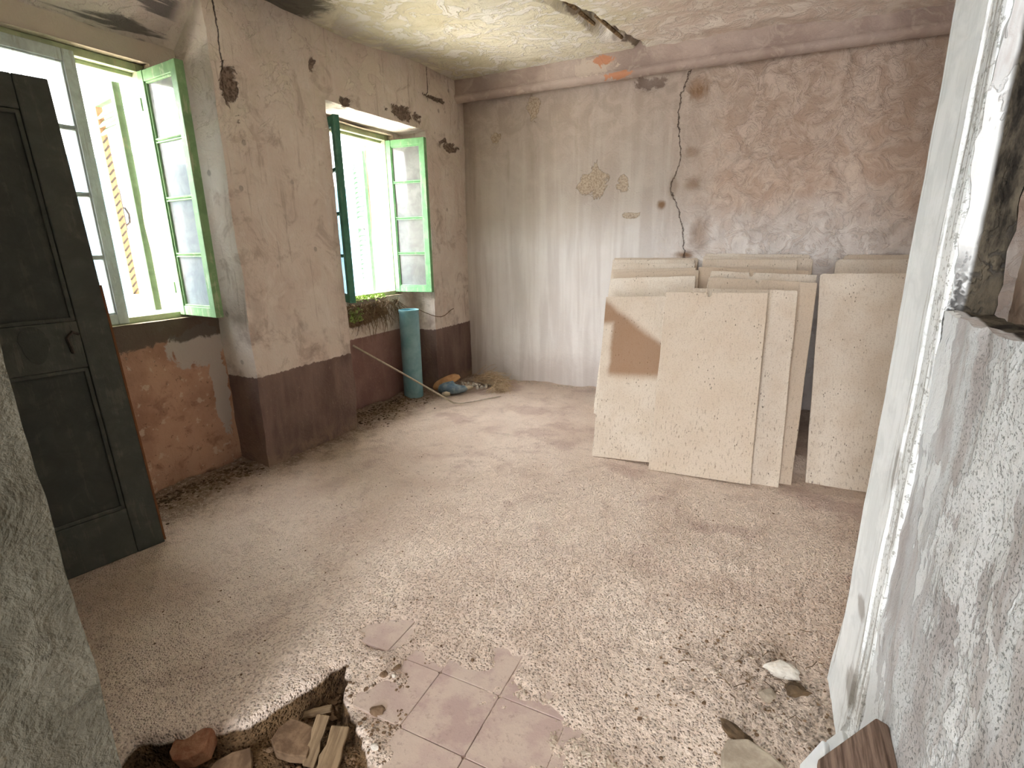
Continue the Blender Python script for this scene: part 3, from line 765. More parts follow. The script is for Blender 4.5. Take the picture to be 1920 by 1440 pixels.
# ---- partition stub on the right with an opening, its white post, the doorway pier on the left
b = MB(); PT = .066; OY, OZ = 1.165, 1.118
dp0 = rough_disp(.010, 8.8)
def dpart(p):
    v = dp0(p)
    v.x += .004*fbm(p, 14, 4, 3)
    if p.y > OY: v *= .25
    if p.y < OY+.08 and p.z > OZ-.06: v += Vector((fbm(p, 22, 3, 1), fbm(p, 22, 3, 4), fbm(p, 22, 3, 7)))*.008
    if p.z < .3 and p.y > 1.4: v.y += .05*(1-sstep(.0, .3, p.z))
    return v
yy = sorted(set(list(np.linspace(-.5, OY, 110))+list(np.linspace(OY, 1.46, 22)))); zz = sorted(set(list(np.linspace(-.02, OZ, 70))+list(np.linspace(OZ, 2.7, 90))))
LY2 = 1.96; LZ2 = 2.72
hol = lambda c: c.y < OY and c.z > OZ
b.grid((XP, 1.46, -.02), (0, -LY2, 0), (0, 0, LZ2), 0, 0, hol, dpart, [(1.46-y)/LY2 for y in reversed(yy)], [(z+.02)/LZ2 for z in zz])
b.grid((XP+PT, -.5, -.02), (0, LY2, 0), (0, 0, LZ2), 0, 0, hol, dpart, [(y+.5)/LY2 for y in yy], [(z+.02)/LZ2 for z in zz])
b.grid((XP+PT, 1.46, -.02), (-PT, 0, 0), (0, 0, LZ2), 4, 0, None, dpart, None, [(z+.02)/LZ2 for z in zz])
b.grid((XP, OY, OZ), (PT, 0, 0), (0, 0, 2.7-OZ), 6, 0, None, dpart, None, [(z-OZ)/(2.7-OZ) for z in zz if z >= OZ-1e-6])
b.grid((XP, -.5, OZ), (PT, 0, 0), (0, OY+.5, 0), 6, 0, None, dpart, None, [(y+.5)/(OY+.5) for y in yy if y <= OY+1e-6])
tag(b.build('wall_right', M['partition'], smooth=True, kind='structure'), 'peeling whitewashed partition with a rough opening beside the camera')
b = MB(); nz_ = 120; zs_ = [.0+2.68*i/nz_ for i in range(nz_+1)]
pr = [(XP+.02, 1.172), (XP-.003, 1.172), (XP-.006, 1.180), (XP-.006, 1.226), (XP-.002, 1.230), (XP-.002, 1.237), (XP-.010, 1.243), (XP-.011, 1.30), (XP-.012, 1.45), (XP-.008, 1.468), (XP+.004, 1.478), (XP+.04, 1.478)]
base = len(b.v)
for i, z in enumerate(zs_):
    for (x, y) in pr:
        p = Vector((x, y, z)); e = 0
        if z < .4: e = .03*(1-sstep(.05, .4, z))*fbm(p, 7, 2); y += .05*(1-sstep(.0, .32, z))*sstep(1.3, 1.478, y); x -= .004*(1-sstep(.0, .2, z))
        b.v.append((x+.002*fbm(p, 6, 3, 2)-abs(e)*.3, y+.004*fbm(p, 3, 3, 5)+e, z))
k = len(pr)
for i in range(nz_):
    for j in range(k-1):
        a = base+i*k+j; b.face(a+1, a, a+k, a+k+1)
b.face(*[base+j for j in range(k)])
tag(b.build('trim_2', M['post'], smooth=False, kind='structure'), 'white painted post on the end of the partition')
b = MB(); dj = rough_disp(.010, 11.0)
b.grid((-1.105, .39, -.05), (0, -.75, 0), (0, 0, 2.75), 50, 160, None, dj)
b.grid((-2.8, .39, -.05), (1.695, 0, 0), (0, 0, 2.75), 60, 120, None, dj)
for f_ in range(60*120): pass
b.f[50*160:] = [tuple(reversed(f_)) for f_ in b.f[50*160:]]
b.box((-2.8, -.36, -.05), (-1.16, .35, 2.7))
tag(b.build('wall_front', M['jamb'], smooth=True, kind='structure'), 'grey rough doorway pier at the lower left')
b = MB(); b.box((XE, -2.6, -.05), (XE+.2, YB+.3, 2.9)); b.build('wall_east', M['side'], kind='structure')
b = MB(); b.box((-1.9, -2.6, -.05), (-1.75, -.3, 2.9)); b.build('wall_hall', M['side'], kind='structure')
b = MB(); b.box((XL-.5, YB+.12, -.2), (XE+.3, YB+.3, 3.0)); b.build('wall_back_core', M['side'], kind='structure')
b = MB(); b.box((-1.9, -2.7, -.05), (-.75, -2.6, 2.9)); b.box((.0, -2.7, -.05), (1.6, -2.6, 2.9)); b.build('wall_fill_gap', M['side'], kind='structure')  # unseen wall, added to size the gap that lets in fill daylight
# ---- house across the lane
b = MB(); dfc = rough_disp(.05, 21.0)
b.grid((-6.6, -7, -4), (0, 18, 0), (0, 0, 6.2), 90, 60, None, dfc)
b.build('wall_facade', M['facade'], smooth=True, kind='structure')
b = MB(); b.grid((-6.7, -8, -.3), (3.78, 0, 0), (0, 20, 0), 10, 40); b.build('ground_bounce', M['outer'], kind='structure')  # unseen ground, raised and pale to bounce daylight onto the ceiling

# ================================================================== WINDOWS
def bar(bm_, lo, hi): bm_.box(lo, hi)
def casement(parent, hinge, phi, wd, z0, z1, thick, mat, glass, sgn=1, npane=4):
    """a sash in local x (hinge at 0, free edge at wd), y = thickness, z up"""
    H = z1-z0; st = .046; rl = .048; mt_ = .020
    e = MB()
    for lo, hi in (((0, -thick/2, 0), (st, thick/2, H)), ((wd-st, -thick/2, 0), (wd, thick/2, H))): e.box(lo, hi)
    for lo, hi in (((st, -thick/2+.002, 0), (wd-st, thick/2-.002, rl)), ((st, -thick/2+.002, H-rl), (wd-st, thick/2-.002, H))): e.box(lo, hi)
    # bead round the glass
    for lo, hi in (((st, -.012, rl), (st+.007, .008, H-rl)), ((wd-st-.007, -.012, rl), (wd-st, .008, H-rl)), ((st, -.012, rl), (wd-st, .008, rl+.008)), ((st, -.012, H-rl-.008), (wd-st, .008, H-rl))): e.box(lo, hi)
    o = e.build('casement', mat, parent, bevel=.003)
    o.location = (hinge[0], hinge[1], z0); o.rotation_euler = (0, 0, phi)
    ph = (H-2*rl-(npane-1)*mt_)/npane
    for i in range(npane):
        za = rl+i*(ph+mt_)
        g = MB(); g.box((st-.004, -.0015, za-.003), (wd-st+.004, .0015, za+ph+.003)); g.build('pane', glass, o)
        if i < npane-1:
            g = MB(); g.prism([(-.012, 0), (-.012, .005), (-.004, mt_/2-.002), (-.012, mt_-.005), (-.012, mt_), (.012, mt_), (.012, 0)], st, wd-st,
                              Matrix(((0, 0, 1, 0), (1, 0, 0, 0), (0, 1, 0, za+ph), (0, 0, 0, 1))))
            g.build('muntin', mat, o)
    g = MB()
    for zz_ in (.14, H-.14): g.tube([(-.003, -thick/2-.001, zz_-.028), (-.003, -thick/2-.001, zz_+.028)], .004, 8)
    g.build('hinge', mat, o)
    return o
def window(n, wn, xf, label):
    root = tag(empty('window_%d' % n, (0, 0, 0)), label, kind='structure')
    y0, y1, z0, z1 = wn; f = MB(); t = .035
    for lo, hi in (((xf-.03, y0, z0), (xf+.03, y0+t, z1)), ((xf-.03, y1-t, z0), (xf+.03, y1, z1)), ((xf-.03, y0+t, z1-t), (xf+.03, y1-t, z1)), ((xf-.03, y0+t, z0), (xf+.03, y1-t, z0+.03)),
                   ((xf-.05, y0+t, z1-t-.018), (xf-.01, y1-t, z1-t))): f.box(lo, hi)
    f.build('window_frame', M['frame'], root, bevel=.003)
    return root
w1 = window(1, W1, -2.79, 'wooden window with the right casement swung open, behind the dark door')
casement(w1, (-2.755, 1.725), math.radians(-5.7), .335, .915, 2.055, .040, M['green'], M['glass'])
casement(w1, (-2.775, 1.035), math.radians(90), .420, .905, 2.070, .040, M['grey_sash'], M['glass_clear'])
w2 = window(2, W2, -2.77, 'green wooden window with both casements open beside the blue pipe')
casement(w2, (-2.745, 3.512), math.radians(4.2), .345, .880, 2.030, .036, M['green_dark'], M['glass'])
casement(w2, (-2.745, 2.812), math.radians(-27.5), .350, .885, 2.020, .040, M['teal'], M['glass_clear'])

# louvred shutters outside
def shutter(label, hinge, phi, wd, z0, z1, mat, slats, mat_stile, nslat, latch):
    root = tag(empty('louvred_shutter', (hinge[0], hinge[1], z0), (0, 0, phi)), label, 'shutter'); H = z1-z0; st = .05; th = .034
    for xa, mm in ((0, mat), (wd-st, mat_stile)):
        e = MB(); e.box((xa, -th/2, 0), (xa+st, th/2, H)); stl = e.build('stile', mm, root, bevel=.003)
    for za, zb in ((0, .075), (H-.07, H), (H*.47, H*.47+.06)):
        if nslat < 8 and .1 < za < H-.1: continue
        e = MB(); e.box((st, -th/2, za), (wd-st, th/2, zb)); e.build('rail', mat, root, bevel=.003)
    pitch = (H-.16)/slats
    proto = None; slot = None
    for i in range(slats):
        zc_ = H-.09-pitch*(i+.5)
        if H*.47-.012 < zc_ < H*.47+.072 and nslat >= 8: continue
        if i < nslat:
            if proto is None:
                e = MB(); R_ = Matrix.Rotation(math.radians(40), 4, 'X'); e.box((st-.004, -.005, -pitch*.62), (wd-st+.004, .005, pitch*.62), R_); o = e.build('slat', mat, root); proto = o
            else: o = proto.copy(); COL.objects.link(o); o.parent = root
            o.location = (0, 0, zc_)
        else:
            if slot is None:
                e = MB(); R_ = Matrix.Rotation(math.radians(40), 4, 'X'); e.box((wd-st-.0015, -.004, -pitch*.5), (wd-st+.004, .004, pitch*.5), R_); o = e.build('slat_slot', M['iron'], root); slot = o
            else: o = slot.copy(); COL.objects.link(o); o.parent = root
            o.location = (0, 0, zc_)
    if latch:
        e = MB(); pts = [(wd-.02, -th/2-.004, H*.40), (wd-.02, -th/2-.03, H*.42), (wd-.02, -th/2-.034, H*.46), (wd-.02, -th/2-.02, H*.49), (wd-.02, -th/2-.004, H*.49)]
        e.tube(pts, .006, 6); e.tube([(wd-.02, -th/2-.008, H*.38), (wd-.02, -th/2-.008, H*.58)], .005, 6); e.build('latch', M['iron'], stl)
    return root
shutter('broken shutter with most slats missing outside the near window', (-2.985, 1.735), math.radians(180-12), .35, .925, 2.05, M['shutter'], 24, M['shutter_edge'], 3, True)
shutter('pale green louvred shutter with all slats outside the far window', (-2.985, 3.53), math.radians(180-33), .36, .875, 1.985, M['shutter_pale'], 24, M['shutter_pale'], 24, True)

# ================================================================== OLD DOOR leaning on the window wall
def old_door():
    FB = Vector((-2.25, 1.15, .012)); top = Vector((-2.468, 1.115, 1.86))    # free edge: foot and head
    ang = math.radians(12)
    along = Vector((-math.sin(ang), -math.cos(ang), 0))                    # towards the other edge
    upv = (top-FB); upv = (upv-along*upv.dot(along)); H = upv.length; upv.normalize()
    nrm = upv.cross(along).normalized()
    if nrm.x < 0: nrm = -nrm
    root = tag(empty('old_door'), 'dark green-black panelled door leaning against the window wall', 'door')
    root.matrix_world = Matrix((along, upv.cross(along) if upv.cross(along).x > 0 else -upv.cross(along), upv)).transposed().to_4x4()
    root.location = FB
    # local: x = across from the free edge, y = out of the front face, z = up
    W = .80; T = .038; st = .105
    def part(name, lo, hi, mt, bev=.004): e = MB(); e.box(lo, hi); return e.build(name, mt, root, bevel=bev)
    part('stile', (0.003, -T, 0), (st, 0, H), M['door']); part('stile', (W-st, -T, 0), (W, 0, H), M['door'])
    rails = ((0, .20), (.80, .98), (H-.12, H))
    rl_ = [part('rail', (st, -T, a), (W-st, -.002, c), M['door']) for a, c in rails]
    part('edge_strip', (-.002, -T, .01), (.006, .0015, H-.75), M['door_edge'], .001)  # thin ochre strip along the free edge of the front face
    for za, zb in ((.20, .80), (.98, H-.12)):
        half = (st+W-st)/2
        for xa, xb in ((st, half-.0015), (half+.0015, W-st)):
            part('panel_board', (xa, -T+.008, za), (xb, -.016, zb), M['door_panel'], .002)
        e = MB()
        for lo, hi in (((st, -.016, za), (W-st, -.006, za+.016)), ((st, -.016, zb-.016), (W-st, -.006, zb)), ((st, -.016, za), (st+.016, -.006, zb)), ((W-st-.016, -.016, za), (W-st, -.006, zb))): e.box(lo, hi)
        e.build('moulding', M['door'], root, bevel=.004)
    e = MB(); e.prism([(.245+.045*math.cos(a)*(1 if math.sin(a) > 0 else .8), .905+.07*math.sin(a)) for a in [2*PI*k/20 for k in range(20)]], 0, .004, Matrix(((1, 0, 0, 0), (0, 0, 1, -.003), (0, 1, 0, 0), (0, 0, 0, 1))))
    e.build('lock_plate', M['door_panel'], rl_[1])
    e = MB(); e.tube([(.11, .001, .93), (.13, .012, .94), (.15, .012, .92), (.14, .004, .86)], .006, 6); e.build('latch', M['iron'], rl_[1])
old_door()

# ================================================================== BOARDS leaning towards the back wall
def board(label, group, tl, tr, ytop, ybot, thick, notch=None, rnd=(0, 0), mat='board', foot=None, shift=0.0):
    """tl/tr: where the two top corners show; ytop/ybot: depth of head and foot"""
    A = at(tl[0], tl[1], 1, ytop); B = at(tr[0], tr[1], 1, ytop); zt = (A.z+B.z)/2
    wd = (B-A).length; H = math.hypot(ytop-ybot, zt-.012); tilt = math.atan2(ytop-ybot, zt-.012)
    x0 = A.x+shift if foot is None else foot
    roll = math.atan2(A.x-x0, H)
    out = []
    def corner(cx, cz, sx, r):
        if r <= 0: return [(cx, cz)]
        pts = [(cx-sx*r+sx*r*math.sin(t), cz-r+r*math.cos(t)) for t in [PI/2*k/5 for k in range(6)]]
        return pts
    jr = lambda: random.uniform(-.0022, .0022)
    out += [(0, 0), (wd, 0)]
    for k in range(1, 8): out.append((wd+jr(), H*k/8))
    out += list(reversed(corner(wd, H, 1, rnd[1])))
    tops = [wd*k/10 for k in range(9, 0, -1)]
    if notch:
        nx_ = notch; tops = [t for t in tops if abs(t-nx_) > .02]
        ins = [(nx_+.014, H), (nx_+.016, H-.012), (nx_+.008, H-.026), (nx_-.006, H-.024), (nx_-.011, H-.010), (nx_-.009, H)]
        line = [(t, H+jr()) for t in tops if t > nx_]+ins+[(t, H+jr()) for t in tops if t < nx_]
    else: line = [(t, H+jr()) for t in tops]
    out += line
    out += corner(0, H, -1, rnd[0])
    for k in range(7, 0, -1): out.append((0+jr(), H*k/8))
    e = MB(); Mx = Matrix(((1, 0, 0, 0), (0, 0, -1, 0), (0, 1, 0, 0), (0, 0, 0, 1)))
    e.prism(out, -thick, 0, Mx)
    o = e.build('fibre_board', M[mat], bevel=.0025)
    o.location = (x0, ybot, .012); o.rotation_euler = (-tilt, roll, 0)
    return tag(o, label, 'board', group)
gL, gM, gR = 'boards of the left stack', 'boards of the middle stack', 'boards of the right stack'
TH = .018
# left stack, rear to front
board('rearmost board of the left stack, only its upper strip showing', gL, (1152, 481), (1309, 486), 4.19, 3.76, TH, rnd=(0, .02))
board('second board from the wall in the left stack', gL, (1149, 484), (1302, 489), 4.10, 3.69, TH)
board('third board from the wall in the left stack, pale and speckled', gL, (1149, 491), (1303, 496), 3.98, 3.58, TH)
board('fourth board from the wall in the left stack', gL, (1147, 504), (1304, 507), 3.84, 3.46, TH, shift=.03)
board('fifth board from the wall in the left stack, reaching furthest right', gL, (1151, 509), (1310, 511), 3.72, 3.35, TH, shift=.03)
board('board just behind the blotched front one of the left stack', gL, (1144, 524), (1303, 522), 3.52, 3.15, TH, shift=.05)
board('front board of the left stack with a dark brown blotch', gL, (1135, 562), (1274, 554), 3.17, 2.80, TH, mat='board_blotch', foot=-.825)
# middle stack
board('rearmost board of the middle stack, highest against the wall', gM, (1323, 475), (1521, 474), 4.19, 3.80, TH, rnd=(0, .02), shift=-.02)
board('second board from the wall in the middle stack with a rounded corner', gM, (1319, 480), (1526, 480), 4.11, 3.72, TH, rnd=(0, .025), shift=-.02)
board('third board from the wall in the middle stack, narrow with a clipped corner', gM, (1318, 487), (1496, 485), 4.00, 3.60, TH, rnd=(.02, .02))
board('fourth board from the wall in the middle stack, pale wide one', gM, (1311, 503), (1519, 499), 3.82, 3.42, TH, shift=-.03)
board('notched board with pinkish face in the middle stack, fifth from the wall', gM, (1334, 509), (1534, 508), 3.68, 3.28, TH, notch=.24, shift=-.035)
board('sixth board from the wall in the middle stack, reaching furthest right', gM, (1331, 521), (1537, 520), 3.46, 2.83, TH, notch=.28, foot=-.35)
board('board directly behind the front one of the middle stack', gM, (1300, 543), (1497, 541), 3.26, 2.785, TH, rnd=(0, .018), foot=-.37)
board('foremost board of the middle stack with a notch in its top edge', gM, (1248, 552), (1440, 546), 3.06, 2.740, TH, notch=.23, foot=-.478)
# right stack
board('rearmost board of the right stack with a rounded corner', gR, (1582, 478), (1790, 476), 4.19, 3.80, TH, rnd=(.03, 0))
board('middle board of the right stack with a small nail hole', gR, (1567, 487), (1780, 485), 4.08, 3.68, TH, rnd=(.03, 0))
board('front board of the right stack, shaded and brownish beside the white post', gR, (1537, 515), (1760, 512), 3.55, 2.90, TH, rnd=(.02, 0), foot=.305)

# ================================================================== CORNER JUNK by the far window
e = MB(); prof = [(.076, 0), (.080, .01), (.080, .715), (.082, .72), (.082, .735), (.072, .735), (.072, .3), (.072, .02)]
e.lathe(prof, 32)
o = tag(e.build('plastic_pipe', M['pipe'], smooth=False), 'pale blue plastic pipe standing upright under the far window', 'pipe')
o.location = (-2.575, 3.425, .012); o.rotation_euler = (0, math.radians(.3), 0)
for p_ in o.data.polygons: p_.use_smooth = True
md = o.modifiers.new('es', 'EDGE_SPLIT'); md.split_angle = math.radians(35)
e = MB(); pts = [(-2.676, 2.865, .545), (-2.40, 3.105, .29), (-2.13, 3.34, .034), (-2.08, 3.37, .026), (-2.03, 3.44, .024), (-1.88, 3.68, .024)]
e.tube(pts[:3]+pts[3:], [.0075, .0075, .0075, .006, .005, .0035], 8)
tag(e.build('bent_rod', M['rod'], smooth=True), 'thin pale bent rod slanting from the pier to the floor', 'rod')
# root tangle hanging from the sill
e = MB(); rr = random.Random(3)
for i in range(150):
    y0 = 2.82+rr.random()*.62; p = Vector((-2.69+rr.random()*.035, y0, .845-rr.random()*.05)); pts = [p]
    dv = Vector((rr.uniform(-.2, .5), rr.uniform(-1, 1), rr.uniform(-1.1, .1)))
    for k in range(6):
        dv += Vector((rr.uniform(-.4, .3), rr.uniform(-.7, .7), rr.uniform(-.5, .25)))
        p = p+dv.normalized()*rr.uniform(.02, .045); p.x = max(-2.695, min(-2.63, p.x)); p.z = max(.60, min(.9, p.z)); pts.append(p.copy())
    e.tube(pts, .0022, 4, False, .0008)
for i in range(9):
    y0 = 2.95+rr.random()*.36; e.tube([(-2.685, y0, .72), (-2.675, y0+.01, .64), (-2.678, y0+rr.uniform(-.03, .03), .53+rr.random()*.08)], .003, 4, False, .0008)
tag(e.build('root_tangle', M['root']), 'tangle of dry roots hanging from the far window sill', 'roots', kind='stuff')
def tuft(label, c, sz, n, seed):
    rr = random.Random(seed); e = MB()
    for i in range(n):
        a = Vector(c)+Vector((rr.uniform(-1, 1)*sz[0], rr.uniform(-1, 1)*sz[1], rr.uniform(-1, 1)*sz[2])); l = rr.uniform(.012, .03)
        d = Vector((rr.uniform(-.3, 1), rr.uniform(-1, 1), rr.uniform(-.2, 1.2))).normalized(); sd_ = d.orthogonal().normalized()*l*.22; b0 = len(e.v)
        e.v += [tuple(a-sd_*.4), tuple(a+sd_*.4), tuple(a+d*l*.6+sd_), tuple(a+d*l), tuple(a+d*l*.6-sd_)]; e.face(b0, b0+1, b0+2, b0+3, b0+4)
    return tag(e.build('moss_tuft', M['moss']), label, 'moss', kind='stuff')
tuft('bright green moss patch below the far window sill', (-2.68, 2.93, .755), (.015, .06, .045), 260, 1)
tuft('green moss along the far window sill edge', (-2.72, 3.10, .862), (.03, .20, .012), 320, 2)
# wire trailing to the right of the pipe
e = MB(); w0 = [at(785, 590, 1, 3.55)]
e.tube([(-2.53, 3.49, .745), (-2.50, 3.55, .71), (-2.478, 3.61, .682), (-2.462, 3.67, .662), (-2.456, 3.72, .655), (-2.452, 3.77, .66), (-2.450, 3.82, .677), (-2.450, 3.87, .695), (-2.454, 3.92, .702)], .003, 6)
tag(e.build('wire', M['root'], smooth=True), 'thin wire looping over the wall right of the pipe', 'wire')
# shoe-like bundle: leather flap, blue rag, straw
def lump(name, mat, c, r, sq, seed, rot=0, sub=3, rough=.3): e = MB(); e.rock((0, 0, 0), r, seed, sub, sq, rough, rot); o = e.build(name, M[mat], smooth=True); o.location = c; return o
c0 = at(822, 722, 2, .07)
e = MB(); us = 10; vs = 6
for side in (1, -1):
    b0 = len(e.v)
    for j in range(vs+1):
        for i in range(us+1):
            u = i/us*2-1; v = (j/vs*2-1)*math.sqrt(max(0, 1-.92*u*u)); p = Vector((u*.125, v*.06, .022*(1-u*u)*(1-v*v)*1.5+.014*u-.01*u*u+side*.005))
            e.v.append(tuple(p))
    for j in range(vs):
        for i in range(us):
            a = b0+j*(us+1)+i; q = (a, a+1, a+us+2, a+us+1); e.face(*(q if side == 1 else tuple(reversed(q))))
n1 = (us+1)*(vs+1)
rim = [i for i in range(us+1)]+[j*(us+1)+us for j in range(1, vs+1)]+[vs*(us+1)+i for i in range(us-1, -1, -1)]+[j*(us+1) for j in range(vs-1, 0, -1)]
for i in range(len(rim)): a, c_ = rim[i], rim[(i+1) % len(rim)]; e.face(c_, a, a+n1, c_+n1)
o = tag(e.build('leather_flap', M['cork'], smooth=True), 'tan curled leather flap lying on the blue rag', 'leather'); o.location = (-2.395, 3.66, .102); o.rotation_euler = (math.radians(24), math.radians(-14), math.radians(48))
rag = tag(empty('blue_rag', (-2.30, 3.60, .02)), 'crumpled faded blue rag with a pale stiff end by the pipe', 'rag')
e = MB()
prev = [((-.10, .06, .03), .030), ((-.05, .02, .048), .042), ((.0, -.01, .045), .045), ((.05, .0, .034), .036), ((.10, .015, .028), .026), ((.125, .03, .024), .012)]
e.tube([p for p, r in prev], [r for p, r in prev], 14); b0 = len(e.v)
e.tube([(-.12, .08, .03), (-.06, .07, .055), (.0, .05, .055), (.06, .045, .03)], [.02, .034, .034, .012], 12)
for i, v in enumerate(e.v):
    p = Vector(v); nn = fbm(p, 22, 3, 5); e.v[i] = (p.x+nn*.010, p.y+fbm(p, 25, 3, 8)*.010, max(-.006, p.z*(1+.25*nn)))
e.build('cloth', M['rag'], rag, smooth=True)
e = MB(); e.tube([(.10, .02, .03), (.145, .045, .03), (.18, .07, .022)], [.020, .022, .012], 10); e.build('sole_tip', M['sole'], rag, smooth=True)
e = MB(); e.tube([(-.09, -.06, .018), (-.06, -.075, .024), (-.03, -.07, .018)], [.016, .022, .014], 10); e.build('sole_heel', M['sole'], rag, smooth=True)
rag.rotation_euler = (0, 0, math.radians(38))
def strands(label, pts_c, n, r, ln, seed, mat='straw', rad=.0016):
    rr = random.Random(seed); e = MB()
    for i in range(n):
        t = rr.random(); k_ = t*(len(pts_c)-1); a = int(min(len(pts_c)-2, k_)); f_ = k_-a
        c = Vector(pts_c[a]).lerp(Vector(pts_c[a+1]), f_); dirv = (Vector(pts_c[a+1])-Vector(pts_c[a])).normalized()
        off = Vector((rr.gauss(0, r), rr.gauss(0, r), abs(rr.gauss(0, r))*.9)); p = c+off; pts = []
        d = dirv+Vector((rr.uniform(-.5, .5), rr.uniform(-.5, .5), rr.uniform(-.25, .25)))
        for k in range(4): pts.append((p.x, p.y, max(.014, p.z))); d += Vector((rr.uniform(-.3, .3), rr.uniform(-.3, .3), rr.uniform(-.3, .2))); p = p+d.normalized()*ln/3
        e.tube(pts, rad, 4, False)
    return tag(e.build('straw_bundle', M[mat]), label, 'straw', kind='stuff')
strands('bundle of dry straw netting in the far corner', [(-2.30, 3.98, .03), (-2.18, 4.00, .06), (-2.06, 3.98, .05), (-1.98, 3.86, .03)], 620, .028, .13, 4)
e = MB(); rr = random.Random(11)
for i in range(26):
    e.rock((-2.26+rr.gauss(0, .05), 3.82+rr.gauss(0, .05), .03+rr.random()*.02), rr.uniform(.008, .02), i, 1)
tag(e.build('mortar_rubble', M['mortar']), 'pale crumbs of mortar beside the straw netting', 'rubble', kind='stuff')

# ================================================================== SOIL LITTER, RUBBLE, GRAVEL
def litter(label, area, n, seed, mat, smin, smax, zoff=.0, flat=.35, name='leaf_litter', cat='litter'):
    rr = random.Random(seed); e = MB()
    for i in range(n):
        x, y = area(rr); r = rr.uniform(smin, smax); e.rock((x, y, floor_z(x, y)+r*.2+zoff), r, i+seed, 1, (rr.uniform(.6, 1.6), rr.uniform(.6, 1.4), flat), .5, rr.uniform(0, 6))
    return tag(e.build(name, M[mat]), label, cat, kind='stuff')
def pit_spot(r):
    while True:
        x, y = r.uniform(-1.32, -.76), r.uniform(.42, .95)
        if poly_sd(x, y, PIT) < -.03: return x, y
litter('dark soil crumbs along the foot of the far window recess', lambda r: (-2.64+abs(r.gauss(0, .12)), r.uniform(2.68, 3.45)), 420, 21, 'litter', .003, .011)
litter('dark soil crumbs along the foot of the near window recess', lambda r: (-2.66+abs(r.gauss(0, .09)), r.uniform(1.15, 1.86)), 300, 22, 'litter', .003, .012)
litter('line of plaster crumbs along the back wall foot', lambda r: (r.uniform(-2.2, -1.0), 4.2-abs(r.gauss(0, .04))), 160, 23, 'gravel', .003, .010)
litter('small plaster gravel scattered over the exposed tiles', lambda r: ((lambda t: (-.52+.34*t+r.gauss(0, .035), 1.06-.12*t+r.gauss(0, .03)))(r.random())), 320, 24, 'gravel', .0016, .0065, 0, .7, 'gravel', 'gravel')
litter('crumbs spilling over the tiles beside the pit', lambda r: (r.gauss(-.80, .07), r.gauss(.90, .08)), 260, 25, 'stone_dark', .0015, .006, 0, .7, 'gravel', 'gravel')
litter('stray grit lying on the dusty floor', lambda r: (r.uniform(-1.8, .2), r.uniform(.75, 2.6)), 420, 26, 'stone_dark', .0012, .004, 0, .6, 'gravel', 'gravel')
litter('brown leaf mould and crumbs filling the pit', pit_spot, 420, 29, 'stone_dark', .002, .010, 0, .5)
litter('rotten crumbs by the foot of the white post', lambda r: (min(.27, r.gauss(.06, .16)), r.gauss(1.36, .19)), 200, 27, 'stone_dark', .0015, .0055, 0, .5)
litter('pale plaster crumbs by the foot of the white post', lambda r: (min(.27, r.gauss(.08, .16)), r.gauss(1.36, .19)), 260, 28, 'gravel', .0012, .005, 0, .6, 'gravel', 'gravel')
def chunk(name, label, cat, mat, pos, r, sq, seed, rot, dz=0.0, sub=2, rough=.3, tilt=(0, 0), group=None):
    x, y = pos; e = MB(); e.rock((0, 0, 0), r, seed, sub, sq, rough); o = e.build(name, M[mat], smooth=False)
    o.location = (x, y, floor_z(x, y)+r*sq[2]*.55+dz); o.rotation_euler = (tilt[0], tilt[1], rot)
    return tag(o, label, cat, group)
def slab(name, label, cat, mat, pos, size, rot, dz, seed, bev=.003):
    """broken flat piece with an uneven outline"""
    rr = random.Random(seed); poly = []
    for k in range(9):
        a = 2*PI*k/9; q = 1/max(abs(math.cos(a)), abs(math.sin(a))); q = min(q, 1.25)*rr.uniform(.82, 1.0); poly.append((q*math.cos(a)*size[0], q*math.sin(a)*size[1]))
    e = MB(); e.prism(poly, 0, size[2]); o = e.build(name, M[mat], bevel=bev); o.location = (pos[0], pos[1], dz); o.rotation_euler = rot
    return tag(o, label, cat)
slab('brick_fragment', 'broken orange brick at the left end of the pit', 'brick', 'brick', (-1.235, .60), (.06, .042, .045), (.25, -.2, .5), -.045, 31)
slab('stone_slab', 'flat brown stone block lying in the pit', 'stone', 'stone_dark', (-1.015, .725), (.060, .048, .035), (.15, .1, .3), -.05, 32)
slab('stone_slab', 'dark brown stone at the bottom edge of the pit', 'stone', 'stone_dark', (-1.11, .60), (.06, .05, .03), (.1, -.1, .9), -.07, 33)
def chip(label, p0, p1, wd, th, seed):
    p0, p1 = Vector(p0), Vector(p1); L = (p1-p0).length; rr = random.Random(seed)
    e = MB(); n = 6; low = [(L*k/n, -wd/2+rr.uniform(-.1, .1)*wd) for k in range(n+1)]; up = [(L*k/n+rr.uniform(-.1, .1)*wd, wd/2+rr.uniform(-.15, .1)*wd) for k in range(n, -1, -1)]
    e.prism(low+up, 0, th); o = e.build('wood_piece', M['wood_chip'], bevel=.003)
    o.location = p0; d = p1-p0; o.rotation_euler = (rr.uniform(-.3, .3), -math.atan2(d.z, math.hypot(d.x, d.y)), math.atan2(d.y, d.x)); return tag(o, label, 'wood')
chip('pale upright splinter of wood at the right of the pit', (-.945, .70, -.06), (-.965, .79, .012), .035, .012, 41)
chip('broad pale broken board end at the right of the pit', (-.865, .66, -.05), (-.900, .785, .008), .055, .014, 42)
chip('short brown splinter lying across the pit', (-1.06, .80, -.05), (-.99, .84, -.03), .022, .012, 43)
chunk('earth_clod', 'dark earth clod on the right rim of the pit', 'clod', 'stone_dark', (-.845, .865), .020, (1.3, .8, .6), 51, .4)
chunk('earth_clod', 'small dark earth clod above the pit rim', 'clod', 'stone_dark', (-.905, .965), .012, (1, 1, .7), 52, 1.0)
chunk('pebble', 'white pebble at the bottom of the scuffed tiles', 'pebble', 'mortar', (-.775, .77), .010, (1.2, .9, .8), 53, .2)
